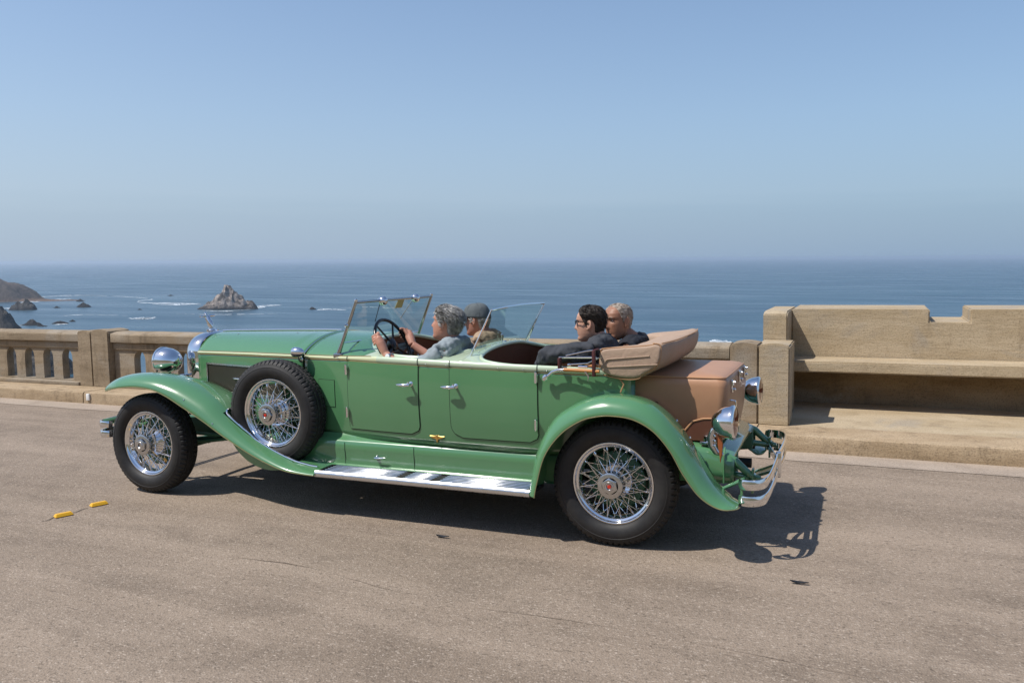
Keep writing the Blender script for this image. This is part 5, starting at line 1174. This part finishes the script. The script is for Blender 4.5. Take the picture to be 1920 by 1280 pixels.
def garment(name, m, P_, nb, mid, pv, sh, el, wr, sleeve, collar=True, r=1.0, lapel=None):
    G = [tube([nb + Vector((0, 0, .012)), nb - Vector((0, 0, .035)), mid - Vector((-.01, 0, .10)), mid.lerp(pv, .6), pv], [0.078 * r, 0.125 * r, 0.178 * r, 0.172 * r, 0.18 * r], 24, flat=.70)]
    G.append(tube([Vector(sh[0]), Vector(sh[0]).lerp(nb, .5) + Vector((0, 0, .004)), nb - Vector((0, 0, .025)), Vector(sh[1]).lerp(nb, .5) + Vector((0, 0, .004)), Vector(sh[1])], [0.068 * r, 0.074 * r, 0.082 * r, 0.074 * r, 0.068 * r], 14))
    for k in range(2):
        s, e, w = Vector(sh[k]), Vector(el[k]), Vector(wr[k]); c = sleeve[k]
        pts = [s, s.lerp(e, .5), e] + ([e.lerp(w, c * .5), e.lerp(w, c)] if c > 0 else []) if c >= 0 else [s, s.lerp(e, .5), s.lerp(e, 1 + c)]
        R = [.068, .062, .056, .052, .048][:len(pts)]; G.append(tube(pts, [x * r for x in R], 14))
    if collar: G.append(ring(nb + Vector((-.004, 0, .020)), 0.064, 0.0135, (0.25, 0, 1), 28, 8))
    o = part(name, merge(*G), m, P_)
    mod(o, 'REMESH', mode='VOXEL', voxel_size=0.0065, use_smooth_shade=True); mod(o, 'SMOOTH', factor=0.6, iterations=5)
    d = mod(o, 'DISPLACE', strength=0.024, mid_level=0.5, texture_coords='GLOBAL'); d.texture = _tex
    d = mod(o, 'DISPLACE', strength=0.016, mid_level=0.5, texture_coords='GLOBAL'); d.texture = _tex2
    return o
def brows(H, m, P_):
    G = [xf(tube([(0.093, s * .016, .034), (0.0945, s * .030, .040), (0.085, s * .046, .036)], [.0025, .0034, .0018], 6), H) for s in (-1, 1)]
    part('eyebrows', merge(*G), m, P_)
def eyes(H, P_):
    part('eyes', merge(*[xf(blob((0.0765, s * .031, .0165), (.0085, .010, .0048), 10), H) for s in (-1, 1)]), 'eye_white', P_)
    part('eyes', merge(*[xf(blob((0.0812, s * .031, .0165), (.0045, .0042, .0044), 8), H) for s in (-1, 1)]), 'black', P_, label='dark irises of the eyes')
def shades(H, P_):
    G = []
    for s in (-1, 1):
        G.append(xf(soft(([(0.100, s * .008, .030), (0.094, s * .056, .032), (0.094, s * .054, .004), (0.100, s * .012, .000), (0.096, s * .008, .030), (0.090, s * .056, .032), (0.090, s * .054, .004), (0.096, s * .012, .000)], [(0, 1, 2, 3), (7, 6, 5, 4), (0, 4, 5, 1), (1, 5, 6, 2), (2, 6, 7, 3), (3, 7, 4, 0)]), .002), H))
        G.append(xf(tube([(0.093, s * .056, .026), (0.06, s * .079, .024), (0.0, s * .081, .018), (-0.012, s * .081, .008)], .0032, 6), H))
    G.append(xf(tube([(0.100, -.01, .024), (.103, 0, .026), (0.100, .01, .024)], .003, 6), H))
    part('sunglasses', merge(*G), 'black', P_)

# driver
sh = ((2.49, -0.515, 1.145), (2.50, -0.135, 1.155)); el = ((2.29, -0.60, 0.985), (2.27, -0.12, 1.02)); 
rpL, rpR = swp(radians(74)), swp(radians(-72))
def rimdirs(phi): return (-SU * sin(phi) + SY * cos(phi)).normalized(), (SU * cos(phi) + SY * sin(phi)).normalized()
tL, rL = rimdirs(radians(74)); tR, rR = rimdirs(radians(-72))
wL = Vector((2.075, -0.555, 1.135)); wR = Vector((2.075, -0.165, 1.165))
hands = [grip_hand(rpL, tL, rL, SN, wL, -1), grip_hand(rpR, tR, rR, SN, wR, 1)]
LINE = [(0, .082), (35, .076), (60, .040), (74, -.012), (84, -.005), (92, .032), (108, .012), (122, -.045), (145, -.082), (180, -.088)]
P_, H, nb, mid, pv = person('driver with thick wavy silver hair and grey shirt, both hands on the steering wheel', (2.448, -0.33, 1.335), (-1, -0.06), 0.13, 'skin_pink', sh, el, (wL, wR), hands, 1.0)
garment('shirt', 'shirt', P_, nb, mid, pv, sh, el, (wL, wR), (-0.12, 0.25))
V, F, PS = hair_shell(LINE, lambda a, z: .014 + .006 * (z > .05) + .002 * (a > 110), 0.0045, 2.0)
part('hair', xf(merge((V, F), locks(PS, LINE, 720, 0.048, 0.0024, 5, 0.0035)), H), 'hair_silver', P_)
brows(H, 'hair_silver', P_); eyes(H, P_)
ax_ = (wL - Vector(el[0])).normalized(); wc = wL.lerp(Vector(el[0]), .16)
wt = part('wristwatch', merge(ring(wc, 0.0335, 0.006, ax_, 32, 6), lathe([(-.002, .019), (.006, .019), (.009, .016), (.010, 0)], wc + Vector((0.006, -.032, 0.012)), (0.1, -1, .35), 20)), 'chrome', P_)
part('watch_dial', lathe([(.0102, .0155), (.0108, 0)], wc + Vector((0.006, -.032, 0.012)), (0.1, -1, .35), 20), 'white', wt)

# front passenger
sh = ((2.49, 0.09, 1.145), (2.48, 0.46, 1.145)); el = ((2.30, 0.06, 1.0), (2.24, 0.50, 0.95)); wr_ = (Vector((2.26, 0.20, 1.165)), Vector((2.05, 0.40, 0.88)))
cw = Vector((2.255, 0.21, 1.19))
hnd = merge(tube([wr_[0], cw + Vector((-.01, 0, .01))], [.028, .034], 10), *[tube([cw + Vector((-.015, -.03 + .019 * k, .02)), cw + Vector((-.035, -.03 + .019 * k, .045)), cw + Vector((-.02, -.03 + .019 * k, .066)), cw + Vector((.0, -.03 + .019 * k, .06))], [.0095, .009, .0085, .007], 8) for k in range(4)], tube([cw + Vector((0, -.035, 0)), cw + Vector((.015, -.045, .03)), cw + Vector((.012, -.036, .05))], [.012, .010, .008], 8))
P_, H, nb, mid, pv = person('front passenger in grey baseball cap, sunglasses and tan jacket', (2.405, 0.28, 1.318), (-1, -0.03), -0.06, 'skin_pink', sh, el, wr_, [hnd], 0.98)
garment('jacket', 'tancoat', P_, nb, mid, pv, sh, el, wr_, (0.75, 0.9), True, 1.06)
V, F, PS = hair_shell(LINE, lambda a, z: .010 if z < .03 else .001, 0.003, 6.0)
part('hair', xf(merge((V, F), locks(PS, LINE, 260, 0.026, 0.0034, 9, .004, 0.028)), H), 'hair_white', P_)
shades(H, P_)
def capline(a): return lerp_tab([(0, .048), (90, .030), (180, .012)], a)
cp_ = []
for i in range(15):
    row = []
    for j in range(48):
        a = 2 * pi * j / 48; z0 = capline(adeg(a)); u = i / 14; z = z0 + (0.139 - z0) * sin(u * pi / 2); k = cos(u * pi / 2) ** 0.62
        row.append(((-0.006 + 0.112 * k * cos(a)), 0.090 * k * sin(a) + 0.0015 * noise.noise((cos(a) * 4, sin(a) * 4, z * 30)) * 3, z + 0.003 * noise.noise((cos(a) * 5, sin(a) * 5, z * 20))))
    cp_.append(row)
Vc, Fc = grid(cp_, False, True); Fc.append(tuple(14 * 48 + k for k in range(48)))
brim = []
for i in range(13):
    a = radians(-66 + 132 * i / 12); row = []
    for k in range(6):
        u = k / 5; ex = 0.078 * cos(a) ** .6 * u; row.append((-0.006 + 0.110 * cos(a) + ex, (0.089 + .006 * u) * sin(a), 0.050 + 0.006 * cos(a) - 0.022 * u * u - 0.028 * sin(a) ** 2 * (1 - .3 * u) * .8))
    brim.append(row)
cpo = part('baseball_cap', xf((Vc, Fc), H), 'cap', P_); mod(cpo, 'SOLIDIFY', thickness=0.003, offset=1)
bo = part('cap_brim', xf(grid(brim), H), 'cap', cpo); mod(bo, 'SOLIDIFY', thickness=0.004)
part('cap_seam', xf(merge(lathe([(0, .007), (.004, .006), (.006, 0)], (-0.006, 0, .139), (0, 0, 1), 10), *[tube([(-0.006 + 0.1135 * cos(u * pi / 2) ** .62 * cos(a), .0915 * cos(u * pi / 2) ** .62 * sin(a), capline(adeg(a)) + (0.141 - capline(adeg(a))) * sin(u * pi / 2)) for u in np.linspace(0, .97, 12)], .0011, 4) for a in np.linspace(0, 2 * pi, 6, endpoint=False)]), H), 'trouser', cpo)

# rear passenger, near side, arm along the body rail
sh = ((3.575, -0.44, 1.165), (3.575, -0.06, 1.165)); el = ((3.285, -0.555, 1.150), (3.36, 0.06, 0.95)); wr_ = (Vector((3.19, -0.42, 1.00)), Vector((3.14, -0.06, 0.92)))
P_, H, nb, mid, pv = person('dark haired rear passenger in charcoal suit and sunglasses with arm over the door rail', (3.505, -0.25, 1.340), (-1, -0.10), -0.03, 'skin_pale', sh, el, wr_, [merge(tube([wr_[0], wr_[0] + Vector((-.08, .02, -.02))], [.028, .03], 10), *[tube([wr_[0] + Vector((-.08, -.01 + .018 * k, -.02)), wr_[0] + Vector((-.12, -.01 + .018 * k, -.04)), wr_[0] + Vector((-.13, -.01 + .018 * k, -.07))], [.009, .0085, .007], 8) for k in range(4)], tube([wr_[0] + Vector((-.03, .03, -.01)), wr_[0] + Vector((-.08, .055, -.03))], [.011, .009], 8))], 1.0)
garment('suit_jacket', 'suit', P_, nb, mid, pv, sh, el, wr_, (0.9, 0.9), True, 1.08)
L2 = [(0, .088), (35, .082), (58, .050), (72, .0), (80, -.018), (88, .0), (94, .036), (110, .012), (122, -.048), (150, -.078), (180, -.082)]
V, F, PS = hair_shell(L2, lambda a, z: .009 + .004 * (z > .06 and a < 70), 0.006, 11.0)
part('hair', xf(merge((V, F), locks(PS, L2, 420, 0.026, 0.0020, 15, .0015)), H), 'hair_dark', P_)
shades(H, P_)
part('shirt_collar', ring(nb + Vector((-.012, 0, .034)), 0.058, 0.009, (0.25, 0, 1), 28, 8), 'white', P_)

# rear passenger, far side, turned towards the camera
sh = ((3.70, -0.03, 1.140), (3.69, 0.36, 1.150)); el = ((3.60, 0.02, 0.92), (3.56, 0.50, 0.92)); wr_ = (Vector((3.40, 0.12, 0.88)), Vector((3.36, 0.40, 0.88)))
P_, H, nb, mid, pv = person('grey haired rear passenger in black jacket turning his face towards the camera', (3.590, 0.13, 1.330), (-0.55, -0.84), -0.05, 'skin_brown', sh, el, wr_, None, 1.07, 0.04)
garment('black_jacket', 'darkcoat', P_, nb, mid, pv, sh, el, wr_, (0.9, 0.9), True, 1.10)
L3 = [(0, .106), (30, .102), (50, .088), (66, .050), (74, .0), (82, -.01), (92, .034), (110, .014), (122, -.05), (150, -.078), (180, -.082)]
V, F, PS = hair_shell(L3, .0055, 0.0022, 21.0, 2.2)
part('hair', xf(merge((V, F), locks(PS, L3, 420, 0.014, 0.0014, 25, .0015)), H), 'hair_cropped', P_)
brows(H, 'hair_cropped', P_); eyes(H, P_)

# ------------------------------------------------------------------ lay the bridge frame on its grade
bpy.context.view_layer.update()
for o in list(S.objects):
    if o.parent is None and o.type not in ('CAMERA', 'LIGHT') and o not in FAR:
        o.matrix_world = RT @ o.matrix_world
# sea air: one even volume round everything, sky outside it
hb_ = box(-59000, 59000, -59000, 59000, -82, 12)
hz_o = bpy.data.objects.new('haze', mesh('haze', hb_, M['foam'], False)); COL.objects.link(hz_o); hz_o['kind'] = 'stuff'
hm_ = bpy.data.materials.new('sea_haze'); hm_.use_nodes = True; n_, l_ = hm_.node_tree.nodes, hm_.node_tree.links; n_.clear()
ho = n_.new('ShaderNodeOutputMaterial'); pv_ = n_.new('ShaderNodeVolumePrincipled'); pv_.inputs['Color'].default_value = (0.66, 0.75, 0.86, 1); pv_.inputs['Density'].default_value = 0.00007; pv_.inputs['Anisotropy'].default_value = 0.3
l_.new(pv_.outputs[0], ho.inputs['Volume']); hz_o.data.materials.clear(); hz_o.data.materials.append(hm_)
